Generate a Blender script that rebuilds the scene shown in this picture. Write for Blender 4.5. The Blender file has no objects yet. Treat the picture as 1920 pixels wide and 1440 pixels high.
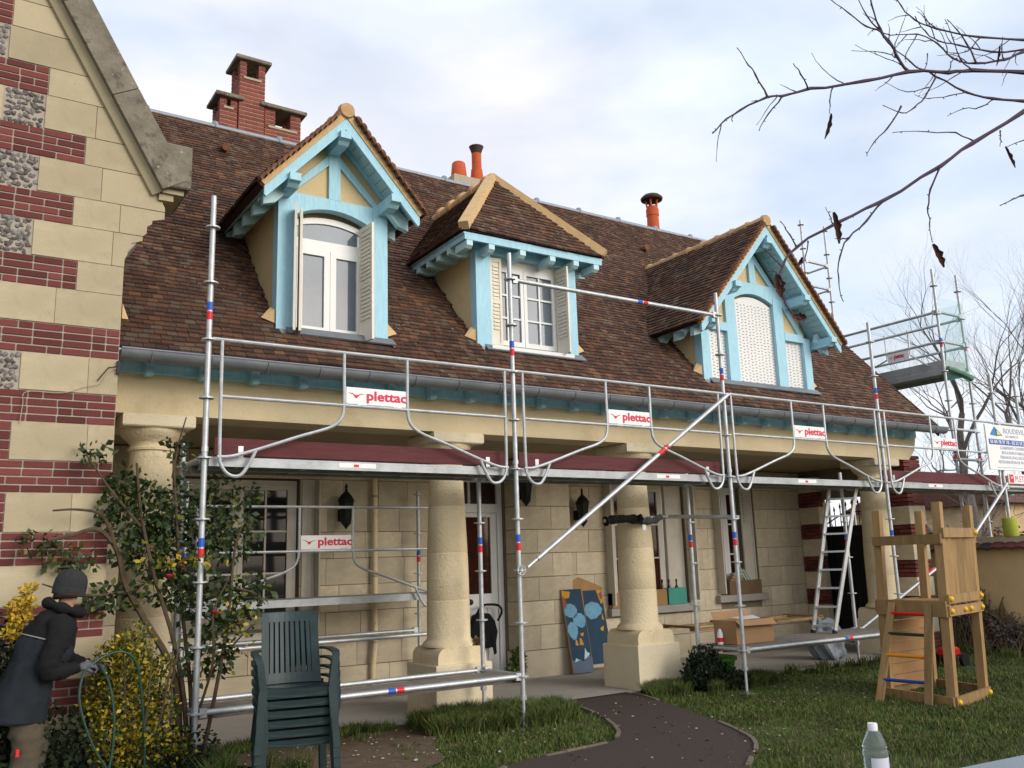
import bpy, bmesh, math, random
import numpy as np
from mathutils import Vector, Matrix, Quaternion
random.seed(11); NR = np.random.default_rng(11)
S = bpy.context.scene
COL = S.collection
PI = math.pi

# ---------------------------------------------------------------- camera, sky, sun, exposure
cd = bpy.data.cameras.new('camera'); cam = bpy.data.objects.new('camera', cd); COL.objects.link(cam)
cd.sensor_width = 36.0; cd.lens = 1667.07 / 1920 * 36; cd.clip_start = 0.05; cd.clip_end = 3000
Rc = Matrix.Rotation(-0.58582, 3, 'Z') @ Matrix.Rotation(0.198277, 3, 'X') @ Matrix.Rotation(0.03213, 3, 'Y')
ex, ey, ez = Rc @ Vector((1, 0, 0)), Rc @ Vector((0, 1, 0)), Rc @ Vector((0, 0, 1))
CP = Vector((-1.8975, -7.4662, 1.4244))
M = Matrix((ex, ez, -ey)).transposed().to_4x4(); M.translation = CP
cam.matrix_world = M
S.camera = cam

SUN_AZ, SUN_EL = math.radians(156), math.radians(22)     # azimuth from +y towards +x
W = bpy.data.worlds.new('World'); S.world = W; W.use_nodes = True
nt = W.node_tree; nt.nodes.clear()
N = nt.nodes.new; L = nt.links.new
out = N('ShaderNodeOutputWorld'); bg = N('ShaderNodeBackground'); L(bg.outputs[0], out.inputs[0])
sky = N('ShaderNodeTexSky'); sky.sky_type = 'NISHITA'; sky.sun_disc = False
sky.sun_elevation = SUN_EL; sky.sun_rotation = SUN_AZ; sky.air_density = 1.0; sky.dust_density = 2.0; sky.ozone_density = 1.0
tc = N('ShaderNodeTexCoord')
mp = N('ShaderNodeMapping'); mp.inputs['Scale'].default_value = (1.0, 1.0, 2.6); mp.inputs['Location'].default_value = (1.3, 0.4, 0.2)
L(tc.outputs['Generated'], mp.inputs[0])
n1 = N('ShaderNodeTexNoise'); n1.inputs['Scale'].default_value = 3.1; n1.inputs['Detail'].default_value = 6; n1.inputs['Roughness'].default_value = 0.46; n1.inputs['Distortion'].default_value = 0.25
L(mp.outputs[0], n1.inputs[0])
cr = N('ShaderNodeValToRGB'); cr.color_ramp.elements[0].position = 0.36; cr.color_ramp.elements[1].position = 0.66
cr.color_ramp.elements[0].color = (0.56, 0.56, 0.56, 1); cr.color_ramp.elements[1].color = (0.95, 0.95, 0.95, 1)
L(n1.outputs['Fac'], cr.inputs[0])
n2 = N('ShaderNodeTexNoise'); n2.inputs['Scale'].default_value = 2.2; n2.inputs['Detail'].default_value = 6; L(mp.outputs[0], n2.inputs[0])
cc = N('ShaderNodeValToRGB'); cc.color_ramp.elements[0].position = 0.38; cc.color_ramp.elements[1].position = 0.62
cc.color_ramp.elements[0].color = (0.565, 0.62, 0.715, 1); cc.color_ramp.elements[1].color = (0.79, 0.745, 0.725, 1)
L(n2.outputs['Fac'], cc.inputs[0])
sk = N('ShaderNodeVectorMath'); sk.operation = 'SCALE'; sk.inputs['Scale'].default_value = 0.13; L(sky.outputs[0], sk.inputs[0])
mx = N('ShaderNodeMix'); mx.data_type = 'RGBA'; L(cr.outputs[0], mx.inputs['Factor']); L(sk.outputs[0], mx.inputs['A']); L(cc.outputs[0], mx.inputs['B'])
L(mx.outputs['Result'], bg.inputs[0]); bg.inputs[1].default_value = 1.20

sd = bpy.data.lights.new('sun', 'SUN'); sd.energy = 1.3; sd.angle = math.radians(32); sd.color = (1.0, 0.955, 0.90)
sun = bpy.data.objects.new('sun', sd); COL.objects.link(sun)
SDIR = Vector((math.sin(SUN_AZ) * math.cos(SUN_EL), math.cos(SUN_AZ) * math.cos(SUN_EL), math.sin(SUN_EL)))
sun.rotation_euler = SDIR.to_track_quat('Z', 'Y').to_euler()
S.view_settings.view_transform = 'Standard'; S.view_settings.look = 'None'
S.view_settings.exposure = 0.52; S.view_settings.gamma = 1.0; S.view_settings.use_curve_mapping = False
S.render.film_transparent = False

# ---------------------------------------------------------------- helpers
def mat(name, col, rough=0.7, metal=0.0, var=0.0, nscale=6.0, bump=0.0, bscale=40.0, rnd=0.0, cols=None, spots=None, spec=0.3, stretch=None, emit=None, hue=0.0, coat=0.0):
    """principled material: base colour broken up by noise (var), by piece (rnd), by a list of colours per piece (cols), by blotches (spots=(colour, threshold, scale))"""
    m = bpy.data.materials.new(name); m.use_nodes = True
    t = m.node_tree; nn = t.nodes.new; ln = t.links.new
    b = t.nodes['Principled BSDF']
    b.inputs['Roughness'].default_value = rough; b.inputs['Metallic'].default_value = metal
    b.inputs['Specular IOR Level'].default_value = spec
    if coat: b.inputs['Coat Weight'].default_value = coat
    b.inputs['Base Color'].default_value = (*col, 1)
    src = None
    g = nn('ShaderNodeTexCoord'); co = g.outputs['Object']
    if stretch:
        mpn = nn('ShaderNodeMapping'); mpn.inputs['Scale'].default_value = stretch; ln(co, mpn.inputs[0]); co = mpn.outputs[0]
    rv = None
    if rnd or cols:
        oi = nn('ShaderNodeObjectInfo'); ge = nn('ShaderNodeNewGeometry')
        ad = nn('ShaderNodeMath'); ad.operation = 'ADD'; ln(oi.outputs['Random'], ad.inputs[0]); ln(ge.outputs['Random Per Island'], ad.inputs[1])
        fr = nn('ShaderNodeMath'); fr.operation = 'FRACT'; ln(ad.outputs[0], fr.inputs[0]); rv = fr.outputs[0]
    if cols:
        r = nn('ShaderNodeValToRGB'); r.color_ramp.interpolation = 'CONSTANT'
        e = r.color_ramp.elements
        while len(e) < len(cols): e.new(0.5)
        for i, c in enumerate(cols):
            e[i].position = i / len(cols); e[i].color = (*c, 1)
        ln(rv, r.inputs[0]); src = r.outputs[0]
    def mulnode(s, fac_out, lo, hi):
        mr = nn('ShaderNodeMapRange'); mr.inputs['To Min'].default_value = lo; mr.inputs['To Max'].default_value = hi; ln(fac_out, mr.inputs['Value'])
        v = nn('ShaderNodeVectorMath'); v.operation = 'SCALE'
        if s is None: v.inputs[0].default_value = col
        else: ln(s, v.inputs[0])
        ln(mr.outputs[0], v.inputs['Scale']); return v.outputs[0]
    if rnd:
        r2 = nn('ShaderNodeMath'); r2.operation = 'MULTIPLY'; r2.inputs[1].default_value = 7.31; ln(rv, r2.inputs[0])
        r3 = nn('ShaderNodeMath'); r3.operation = 'FRACT'; ln(r2.outputs[0], r3.inputs[0])
        src = mulnode(src, r3.outputs[0], 1 - rnd, 1 + rnd)
    if var:
        nz = nn('ShaderNodeTexNoise'); nz.inputs['Scale'].default_value = nscale; nz.inputs['Detail'].default_value = 6; nz.inputs['Roughness'].default_value = 0.65; ln(co, nz.inputs[0])
        mr = nn('ShaderNodeMapRange'); mr.inputs['From Min'].default_value = 0.28; mr.inputs['From Max'].default_value = 0.72; mr.inputs['To Min'].default_value = 0; ln(nz.outputs['Fac'], mr.inputs['Value'])
        src = mulnode(src, mr.outputs[0], 1 - var, 1 + var)
    for sp in (spots or []):
        sc, th, ss = sp[:3]; soft = sp[3] if len(sp) > 3 else 0.06
        nz = nn('ShaderNodeTexNoise'); nz.inputs['Scale'].default_value = ss; nz.inputs['Detail'].default_value = 5; nz.inputs['Roughness'].default_value = 0.6; ln(co, nz.inputs[0])
        mr = nn('ShaderNodeMapRange'); mr.inputs['From Min'].default_value = th; mr.inputs['From Max'].default_value = th + soft; ln(nz.outputs['Fac'], mr.inputs['Value'])
        k = nn('ShaderNodeMix'); k.data_type = 'RGBA'; ln(mr.outputs[0], k.inputs['Factor'])
        if src is None: k.inputs['A'].default_value = (*col, 1)
        else: ln(src, k.inputs['A'])
        k.inputs['B'].default_value = (*sc, 1); src = k.outputs['Result']
    if src is not None: ln(src, b.inputs['Base Color'])
    if bump:
        nz = nn('ShaderNodeTexNoise'); nz.inputs['Scale'].default_value = bscale; nz.inputs['Detail'].default_value = 4; ln(co, nz.inputs[0])
        bp = nn('ShaderNodeBump'); bp.inputs['Strength'].default_value = bump; bp.inputs['Distance'].default_value = 0.01; ln(nz.outputs['Fac'], bp.inputs['Height']); ln(bp.outputs[0], b.inputs['Normal'])
    return m

MT = dict(
    stone=mat('cream_stone', (.45, .38, .25), .9, var=.16, nscale=2.2, bump=.22, bscale=26, rnd=.10, spots=[((.33, .27, .165), .54, 1.1, .25), ((.30, .235, .14), .70, 18, .05)]),
    stone2=mat('porch_stone', (.56, .485, .35), .9, var=.18, nscale=1.8, bump=.4, bscale=36, rnd=.12, spots=[((.33, .24, .14), .62, 1.1, .2)]),
    mortar=mat('mortar', (.40, .34, .25), .95, var=.15, nscale=8),
    dmortar=mat('dark_joint', (.20, .165, .115), .95, var=.15, nscale=8),
    brick=mat('red_brick', (.165, .045, .040), .85, var=.30, nscale=14, bump=.5, bscale=70, rnd=.36, spots=[((.30, .22, .19), .72, 9, .1)]),
    cbrick=mat('chimney_brick', (.24, .065, .045), .9, var=.2, nscale=12, bump=.4, bscale=60, rnd=.22),
    bmortar=mat('brick_mortar', (.38, .33, .27), .95, var=.15, nscale=12),
    flint=mat('flint', (.20, .18, .17), .5, var=.6, nscale=2.2, bump=.8, bscale=6, rnd=.45, spots=[((.50, .47, .43), .57, 1.6, .08), ((.05, .046, .048), .60, 2.3, .06)]),
    render=mat('cream_render', (.60, .495, .31), .85, var=.10, nscale=1.6, bump=.4, bscale=50, spots=[((.46, .36, .21), .56, 1.8, .2), ((.30, .23, .14), .70, 16, .04)]),
    column=mat('column_paint', (.70, .585, .38), .85, var=.10, nscale=2.2, bump=.9, bscale=34, spots=[((.56, .44, .27), .56, 2.4, .2), ((.30, .21, .12), .665, 30, .04)]),
    plinth=mat('plinth_paint', (.66, .57, .40), .85, var=.10, nscale=2.0, bump=.5, bscale=45, spots=[((.48, .39, .26), .54, 2.2, .2), ((.34, .26, .17), .68, 22, .05)]),
    ochre=mat('ochre_render', (.62, .485, .27), .9, var=.09, nscale=2.5, bump=.4, bscale=60, spots=[((.50, .38, .20), .60, 3, .2)]),
    blue=mat('sky_blue_paint', (.37, .63, .745), .6, var=.11, nscale=5, bump=.35, bscale=14, stretch=(6, 6, 1.2), spots=[((.27, .50, .60), .68, 7, .1)]),
    lblue=mat('pale_blue_boards', (.48, .69, .75), .55, var=.06, nscale=5, bump=.1, bscale=30),
    ymortar=mat('yellow_mortar', (.60, .41, .21), .9, var=.12, nscale=9, bump=.5, bscale=50, rnd=.06),
    ytile=mat('ridge_tile_ochre', (.48, .30, .15), .85, var=.2, nscale=9, bump=.4, bscale=50, rnd=.12),
    tile=mat('clay_roof_tile', (.1, .05, .04), .88, var=.30, nscale=16, bump=.6, bscale=60, rnd=.17, spec=.25,
             cols=[(.082, .041, .028), (.100, .048, .031), (.066, .036, .026), (.110, .053, .033), (.080, .047, .034), (.056, .032, .025), (.128, .062, .037), (.090, .044, .029), (.108, .074, .053), (.074, .038, .027), (.145, .074, .042)],
             spots=[((.42, .37, .28), .650, 30, .05), ((.030, .022, .016), .60, 1.1, .2), ((.18, .145, .10), .61, 5, .1)]),
    vtile=mat('verge_tile', (.16, .07, .04), .9, var=.25, nscale=20, bump=.4, bscale=50, rnd=.3, spots=[((.42, .30, .12), .6, 18, .06)]),
    underlay=mat('roof_underlay', (.045, .026, .021), .95),
    zinc=mat('zinc', (.20, .215, .23), .5, .3, var=.2, nscale=3, bump=.05, spec=.4),
    zincl=mat('bright_zinc', (.26, .29, .33), .55, .3, var=.15, nscale=4, spec=.4),
    galv=mat('galvanised_steel', (.47, .49, .50), .48, .55, var=.20, nscale=9, bump=.12, bscale=80, spec=.5, spots=[((.62, .63, .63), .62, 22, .1), ((.26, .19, .14), .715, 26, .04)]),
    galvd=mat('galvanised_deck', (.36, .38, .39), .55, .45, var=.22, nscale=5, bump=.15, bscale=40, spec=.4),
    toe=mat('toe_board', (.105, .029, .031), .8, var=.22, nscale=5, bump=.25, bscale=30, stretch=(1, 6, 8), spots=[((.26, .15, .13), .70, 14, .05)]),
    white=mat('white_plastic', (.74, .74, .73), .4, var=.04, nscale=3),
    offwhite=mat('off_white_paint', (.74, .70, .59), .6, var=.08, nscale=4, bump=.1, spots=[((.36, .25, .15), .72, 12, .03)]),
    oldwhite=mat('old_white_joinery', (.56, .52, .44), .6, var=.10, nscale=4, bump=.1),
    sign=mat('sign_white', (.78, .78, .77), .45, var=.03, nscale=5),
    red=mat('sign_red', (.60, .015, .06), .5), sred=mat('sticker_red', (.62, .02, .03), .45), sblue=mat('sticker_blue', (.02, .10, .48), .45),
    navy=mat('banner_blue', (.03, .10, .36), .5), grey=mat('banner_grey_blue', (.28, .33, .50), .6), yel=mat('banner_yellow', (.65, .65, .04), .5), mblue=mat('emblem_blue', (.03, .20, .50), .5),
    glass=mat('window_glass', (.012, .013, .014), .04, spec=.5),
    glassup=mat('dormer_glass', (.135, .16, .195), .06, spec=.38, var=.2, nscale=1.2),
    glassred=mat('red_curtain_glass', (.035, .006, .006), .08, spec=.5, var=.5, nscale=3),
    black=mat('black_paint', (.010, .010, .011), .5), blackc=mat('black_cloth', (.006, .006, .007), .9),
    panelblk=mat('black_green_sheet', (.008, .012, .009), .8),
    concrete=mat('grey_concrete', (.34, .315, .28), .9, var=.10, nscale=3, bump=.3, bscale=60, spots=[((.24, .21, .18), .62, 1.4, .2)]),
    coping=mat('lichened_coping', (.195, .172, .132), .95, var=.35, nscale=5, bump=.9, bscale=24, spots=[((.085, .078, .06), .54, 7, .12), ((.42, .38, .29), .64, 24, .06)]),
    terracotta=mat('terracotta', (.50, .095, .032), .8, var=.15, nscale=8, bump=.15),
    darkcap=mat('rusty_cap', (.06, .035, .03), .8, var=.3, nscale=10),
    ceiling=mat('porch_ceiling', (.40, .32, .21), .9, var=.12, nscale=3),
    wood=mat('treated_pine', (.28, .175, .075), .75, var=.30, nscale=4, bump=.2, bscale=30, rnd=.20, stretch=(3, 3, .5), spots=[((.28, .16, .06), .66, 5, .1)]),
    ply=mat('plywood', (.32, .18, .075), .75, var=.15, nscale=4, rnd=.1),
    cardboard=mat('cardboard', (.36, .215, .11), .9, var=.10, nscale=4), carddark=mat('dark_cardboard', (.17, .105, .06), .9, var=.12, nscale=4),
    chair=mat('green_plastic', (.022, .040, .041), .42, var=.25, nscale=9, bump=.1, bscale=60, spots=[((.05, .07, .07), .68, 14, .1)]),
    alu=mat('aluminium', (.55, .56, .57), .4, .5, var=.1, nscale=6, spec=.5),
    asphalt=mat('path_asphalt', (.056, .042, .034), .95, var=.25, nscale=30, bump=.8, bscale=160, spots=[((.14, .115, .10), .73, 50, .03)]),
    kerb=mat('kerb_stone', (.15, .125, .095), .95, var=.25, nscale=10, bump=.4, bscale=40),
    dirtdeck=mat('dirty_deck', (.20, .175, .15), .85, .1, var=.3, nscale=8, bump=.3, bscale=60, spots=[((.42, .39, .34), .68, 30, .05)]),
    copingd=None, glasst=mat('transom_glass', (.03, .010, .010), .4, spec=.2),
    lawn=mat('lawn_soil', (.055, .062, .020), 1.0, var=.4, nscale=3, bump=.6, bscale=60, spots=[((.085, .062, .036), .62, 1.8, .08)]),
    soil=mat('bare_soil', (.115, .080, .050), 1.0, var=.3, nscale=9, bump=.8, bscale=70, spots=[((.22, .18, .13), .66, 25, .05), ((.035, .045, .015), .64, 3.2, .1)]),
    grass=mat('grass_blade', (.05, .09, .02), .75, rnd=.3, var=.38, nscale=1.6, cols=[(.055, .098, .017), (.076, .125, .021), (.044, .075, .016), (.105, .135, .026), (.085, .108, .028), (.14, .12, .045)]),
    chip=mat('white_chips', (.40, .37, .32), .9, rnd=.2),
    gwall=mat('garden_wall_render', (.56, .40, .21), .9, var=.12, nscale=2.2, bump=.35, bscale=50, spots=[((.34, .25, .14), .60, 1.3, .2)]),
    ctile=mat('coping_tile', (.14, .04, .025), .85, rnd=.25, var=.2, nscale=10, bump=.3, cols=[(.17, .045, .026), (.12, .036, .026), (.20, .06, .03), (.035, .028, .03)]),
    bark=mat('grey_bark', (.115, .098, .088), .95, var=.3, nscale=12, bump=.6, bscale=40),
    twig=mat('purple_twig', (.085, .058, .085), .8, var=.25, nscale=30),
    deadleaf=mat('dead_leaf', (.085, .038, .024), .85, var=.3, nscale=30, rnd=.2),
    rosestem=mat('rose_stem', (.085, .060, .035), .9, var=.3, nscale=16, bump=.4),
    roseleaf=mat('rose_leaf', (.04, .06, .02), .5, rnd=.3, cols=[(.024, .046, .014), (.034, .060, .016), (.022, .038, .014), (.050, .070, .020), (.028, .050, .016), (.034, .056, .018), (.026, .044, .014), (.12, .13, .02)]),
    rosered=mat('rose_petal', (.55, .02, .07), .6, rnd=.2),
    euon=mat('variegated_leaf', (.2, .18, .02), .45, rnd=.3, cols=[(.30, .22, .014), (.40, .30, .022), (.18, .15, .014), (.035, .055, .010), (.05, .07, .010), (.08, .095, .012), (.36, .26, .016), (.03, .045, .010)]),
    euogold=mat('golden_leaf', (.5, .3, .02), .5, rnd=.25, cols=[(.55, .34, .02), (.46, .30, .03), (.30, .24, .02)]),
    shrub=mat('dark_shrub_leaf', (.02, .03, .012), .7, rnd=.35, cols=[(.014, .026, .010), (.022, .036, .012), (.010, .018, .008)]),
    hedge=mat('brown_hedge_leaf', (.16, .08, .03), .9, rnd=.4, cols=[(.17, .075, .03), (.10, .06, .03), (.22, .11, .035), (.07, .07, .03)]),
    thatch=mat('dry_stems', (.13, .09, .05), .9, rnd=.3),
    net=None,
)
def netmat():
    m = bpy.data.materials.new('debris_net'); m.use_nodes = True; t = m.node_tree
    b = t.nodes['Principled BSDF']; b.inputs['Base Color'].default_value = (.16, .50, .46, 1); b.inputs['Roughness'].default_value = .9
    b.inputs['Alpha'].default_value = .16
    return m
MT['net'] = netmat()

def link(o): COL.objects.link(o); return o
def adopt(o, parent):
    if parent is not None:
        o.parent = parent
        if not parent.get('local', 0): o.matrix_parent_inverse = parent.matrix_basis.inverted()
    return o

class MB:
    def __init__(s): s.v = []; s.f = []
    def add(s, vs, fs):
        k = len(s.v); s.v += [tuple(v) for v in vs]; s.f += [tuple(i + k for i in f) for f in fs]; return s
    def box(s, x0, x1, y0, y1, z0, z1):
        return s.add([(x0, y0, z0), (x1, y0, z0), (x1, y1, z0), (x0, y1, z0), (x0, y0, z1), (x1, y0, z1), (x1, y1, z1), (x0, y1, z1)],
                     [(0, 3, 2, 1), (4, 5, 6, 7), (0, 1, 5, 4), (1, 2, 6, 5), (2, 3, 7, 6), (3, 0, 4, 7)])
    def cbox(s, x0, x1, y0, y1, z0, z1, c=.006):
        vs = []
        for z, zi in ((z0, 0), (z0 + c, 1), (z1 - c, 1), (z1, 0)):
            d = c if not zi else 0
            vs += [(x0 + d, y0 + d, z), (x1 - d, y0 + d, z), (x1 - d, y1 - d, z), (x0 + d, y1 - d, z)]
        fs = [(3, 2, 1, 0), (12, 13, 14, 15)]
        for r in range(3):
            for i in range(4): fs.append((r * 4 + i, r * 4 + (i + 1) % 4, r * 4 + 4 + (i + 1) % 4, r * 4 + 4 + i))
        return s.add(vs, fs)
    def obox(s, c, ax, ay, az):          # centre and half-axes
        c, ax, ay, az = map(Vector, (c, ax, ay, az))
        vs = [c + sx * ax + sy * ay + sz * az for sz in (-1, 1) for sy, sx in ((-1, -1), (-1, 1), (1, 1), (1, -1))]
        fl = [(0, 3, 2, 1), (4, 5, 6, 7), (0, 1, 5, 4), (1, 2, 6, 5), (2, 3, 7, 6), (3, 0, 4, 7)]
        if ax.cross(ay).dot(az) < 0: fl = [f[::-1] for f in fl]
        return s.add(vs, fl)
    def bar(s, p, q, w, h, up=(0, 0, 1)):   # rectangular beam p-q, width w (sideways), height h (along up)
        p, q = Vector(p), Vector(q); d = (q - p); u = Vector(up); sd_ = d.cross(u).normalized(); u2 = sd_.cross(d).normalized()
        return s.obox((p + q) / 2, d / 2, sd_ * w / 2, u2 * h / 2)
    def tube(s, pts, r, n=8, cap=True):
        pts = [Vector(p) for p in pts]; m = len(pts); rs = r if isinstance(r, (list, tuple)) else [r] * m
        T = [((pts[min(i + 1, m - 1)] - pts[max(i - 1, 0)]).normalized()) for i in range(m)]
        a = T[0].orthogonal().normalized(); vs = []
        for i in range(m):
            if i: a = (a - T[i] * a.dot(T[i])); a = a.normalized() if a.length > 1e-6 else T[i].orthogonal().normalized()
            b = T[i].cross(a)
            vs += [pts[i] + (a * math.cos(2 * PI * k / n) + b * math.sin(2 * PI * k / n)) * rs[i] for k in range(n)]
        fs = [(i * n + k, i * n + (k + 1) % n, (i + 1) * n + (k + 1) % n, (i + 1) * n + k) for i in range(m - 1) for k in range(n)]
        if cap: fs += [tuple(range(n))[::-1], tuple((m - 1) * n + k for k in range(n))]
        return s.add(vs, fs)
    def lathe(s, prof, c=(0, 0, 0), n=28, cap=True):
        vs = [(c[0] + r * math.cos(2 * PI * k / n), c[1] + r * math.sin(2 * PI * k / n), c[2] + z) for r, z in prof for k in range(n)]
        m = len(prof)
        fs = [(i * n + k, i * n + (k + 1) % n, (i + 1) * n + (k + 1) % n, (i + 1) * n + k) for i in range(m - 1) for k in range(n)]
        if cap: fs += [tuple(range(n))[::-1], tuple((m - 1) * n + k for k in range(n))]
        return s.add(vs, fs)
    def prism(s, pts, d):                  # planar polygon extruded by vector d
        pts = [Vector(p) for p in pts]; d = Vector(d); n = len(pts)
        fs = [tuple(range(n)), tuple(range(2 * n - 1, n - 1, -1))] + [(i, i + n, (i + 1) % n + n, (i + 1) % n) for i in range(n)]
        nr = sum(((pts[i] - pts[0]).cross(pts[(i + 1) % n] - pts[0]) for i in range(1, n - 1)), Vector())
        if nr.dot(d) > 0: fs = [f[::-1] for f in fs]
        return s.add(pts + [p + d for p in pts], fs)
    def xz(s, pts, y0, y1): return s.prism([(x, y0, z) for x, z in pts], (0, y1 - y0, 0))
    def mesh(s, name, m=None, smooth=False):
        me = bpy.data.meshes.new(name); me.from_pydata(s.v, [], s.f); me.update()
        if smooth: me.polygons.foreach_set('use_smooth', [True] * len(me.polygons)); me.set_sharp_from_angle(angle=math.radians(40))
        if m is not None: me.materials.append(MT[m] if isinstance(m, str) else m)
        return me
    def build(s, name, m, parent=None, kind=None, smooth=False, label=None):
        o = link(bpy.data.objects.new(name, s.mesh(name, m, smooth))); adopt(o, parent)
        if kind: o['kind'] = kind
        if label: o['label'] = label
        return o

def put(name, me, parent, loc=(0, 0, 0), rot=(0, 0, 0), scale=(1, 1, 1), label=None):
    o = link(bpy.data.objects.new(name, me)); o.location = loc
    if isinstance(rot, Quaternion): o.rotation_mode = 'QUATERNION'; o.rotation_quaternion = rot
    elif isinstance(rot, Matrix): o.rotation_euler = rot.to_euler()
    else: o.rotation_euler = rot
    o.scale = scale; adopt(o, parent)
    if label: o['label'] = label
    return o
def tag(o, label, cat, group=None, kind=None):
    o['label'] = label
    if cat: o['category'] = cat
    if group: o['group'] = group
    if kind: o['kind'] = kind
    return o
def thing(name, loc, label, cat, group=None, rz=0.0, local=False):
    o = link(bpy.data.objects.new(name, None)); o.empty_display_size = .1
    o.location = loc; o.rotation_euler = (0, 0, rz)
    o.matrix_basis = Matrix.Translation(loc) @ Matrix.Rotation(rz, 4, 'Z')
    if local: o['local'] = 1
    return tag(o, label, cat, group)
def structure(o): o['kind'] = 'structure'; return o
def copy_tree(o, parent=None):
    c = o.copy(); link(c)
    if parent is not None: c.parent = parent
    for ch in list(o.children): copy_tree(ch, c)
    return c
def text(body, size, m, parent, loc, rot, extrude=.0015, bold=0.0, width=None, align='LEFT', name='lettering', xscale=1.0):
    c = bpy.data.curves.new(name, 'FONT'); c.body = body; c.size = size; c.extrude = extrude; c.offset = bold; c.align_x = align
    c.resolution_u = 3
    c.materials.append(MT[m]); tmp = link(bpy.data.objects.new(name, c)); me = bpy.data.meshes.new_from_object(tmp); bpy.data.objects.remove(tmp); bpy.data.curves.remove(c); me.name = name
    o = link(bpy.data.objects.new(name, me)); o.location = loc; o.rotation_euler = rot; o.scale = (xscale, 1, 1)
    return adopt(o, parent)
FRONT = (PI / 2, 0, 0)        # text standing upright and read from -y

UNIT = MB().cbox(-.5, .5, -.5, .5, -.5, .5, .03)
def unit_mesh(name, m, c=.03):
    return MB().cbox(-.5, .5, -.5, .5, -.5, .5, c).mesh(name, m)
def leaf_mass(centres, n, size, rng, droop=0.3, fold=.25, up=0.0):
    """n leaf blades (two triangles folded on the midrib) spread over the clumps (x,y,z,rx,ry,rz)"""
    w = np.array([c[3] * c[4] * c[5] for c in centres]); w = w / w.sum()
    idx = rng.choice(len(centres), n, p=w); C_ = np.array(centres)[idx]
    d = rng.normal(size=(n, 3)); d /= np.linalg.norm(d, axis=1)[:, None]
    rad = rng.random(n) ** .42
    P = C_[:, :3] + d * rad[:, None] * C_[:, 3:6]
    ax = d * .6 + rng.normal(size=(n, 3)) * .7; ax[:, 2] += -droop + up; ax /= np.linalg.norm(ax, axis=1)[:, None]
    sd_ = np.cross(ax, rng.normal(size=(n, 3))); sd_ /= np.linalg.norm(sd_, axis=1)[:, None]
    nm = np.cross(ax, sd_)
    l = size * (.6 + .8 * rng.random(n))[:, None]; wd = l * .33
    a = P; b = P + ax * l * .5 + sd_ * wd + nm * l * fold * .3; c = P + ax * l; e = P + ax * l * .5 - sd_ * wd + nm * l * fold * .3
    V = np.stack([a, b, c, e], 1).reshape(-1, 3)
    k = np.arange(n) * 4
    F = np.concatenate([np.stack([k, k + 1, k + 2], 1), np.stack([k, k + 2, k + 3], 1)])
    return V, F
def np_mesh(name, V, F, m):
    me = bpy.data.meshes.new(name); me.vertices.add(len(V)); me.vertices.foreach_set('co', np.asarray(V, np.float32).ravel())
    fn = F.shape[1]
    me.loops.add(F.size); me.loops.foreach_set('vertex_index', F.astype(np.int32).ravel())
    me.polygons.add(len(F)); me.polygons.foreach_set('loop_start', (np.arange(len(F)) * fn).astype(np.int32))
    me.update(calc_edges=True); me.validate()
    me.materials.append(MT[m]); return me
def np_obj(name, V, F, m, parent=None, kind=None):
    o = link(bpy.data.objects.new(name, np_mesh(name, V, F, m))); adopt(o, parent)
    if kind: o['kind'] = kind
    return o
# ---------------------------------------------------------------- ground, path, porch floor
GZ = -.13
def catmull(P, k=8, closed=False):
    P = [Vector((*p, 0)) if len(p) == 2 else Vector(p) for p in P]; n = len(P); o = []
    for i in range(n if closed else n - 1):
        a, b, c, d = (P[(i - 1) % n] if closed or i else P[0]), P[i], P[(i + 1) % n], (P[(i + 2) % n] if closed or i + 2 < n else P[-1])
        for j in range(k):
            t = j / k; o.append(.5 * ((2 * b) + (c - a) * t + (2 * a - 5 * b + 4 * c - d) * t * t + (3 * b - a - 3 * c + d) * t ** 3))
    if not closed: o.append(P[-1])
    return o
g = MB()
gx = [-400, -60, -20] + [-8 + .5 * i for i in range(45)] + [20, 60, 400]; gy = [-400, -60, -20] + [-9 + .5 * i for i in range(31)] + [12, 40, 400]
for j, y in enumerate(gy):
    for i, x in enumerate(gx):
        near = -8 < x < 12 and -9 < y < .4
        g.v.append((x, y, GZ + (.012 * math.sin(x * 2.1 + y) + .012 * math.sin(y * 2.7 - x * 1.3) - .006 if near else 0)))
for j in range(len(gy) - 1):
    for i in range(len(gx) - 1):
        a = j * len(gx) + i; g.f.append((a, a + 1, a + 1 + len(gx), a + len(gx)))
structure(g.build('ground', 'lawn', smooth=True))
PL = catmull([(4.05, .95), (4.10, .45), (3.72, -.54), (3.26, -1.12), (2.64, -1.24), (2.05, -1.34), (1.3, -1.9), (.3, -3.2), (-.6, -5)])
PR = catmull([(5.15, .95), (5.08, .5), (4.66, -.75), (4.27, -1.66), (3.91, -2.13), (3.34, -2.55), (2.4, -3.4), (1.6, -4.6), (1.0, -6)])
PATH = [(p.x, p.y) for p in PL] + [(p.x, p.y) for p in PR[::-1]]
SOIL = [(p.x, p.y) for p in catmull([(-.3, .86), (1.2, .87), (2.35, .87), (2.25, .25), (1.95, -.25), (1.75, -.8), (1.2, -1.0), (.75, -.55), (.35, .2)], 5, True)]
def flat(name, poly, z, m):
    bm = bmesh.new(); f = bm.faces.new([bm.verts.new((x, y, z)) for x, y in poly])
    if f.normal.z < 0: f.normal_flip()
    bmesh.ops.triangulate(bm, faces=bm.faces[:]); bm.normal_update()
    for f in bm.faces:
        if f.normal.z < 0: f.normal_flip()
    me = bpy.data.meshes.new(name); bm.to_mesh(me); bm.free(); me.materials.append(MT[m])
    return structure(link(bpy.data.objects.new(name, me)))
flat('path', PATH, GZ + .030, 'asphalt')
flat('flower_bed_soil', SOIL, GZ + .024, 'soil')
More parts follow.
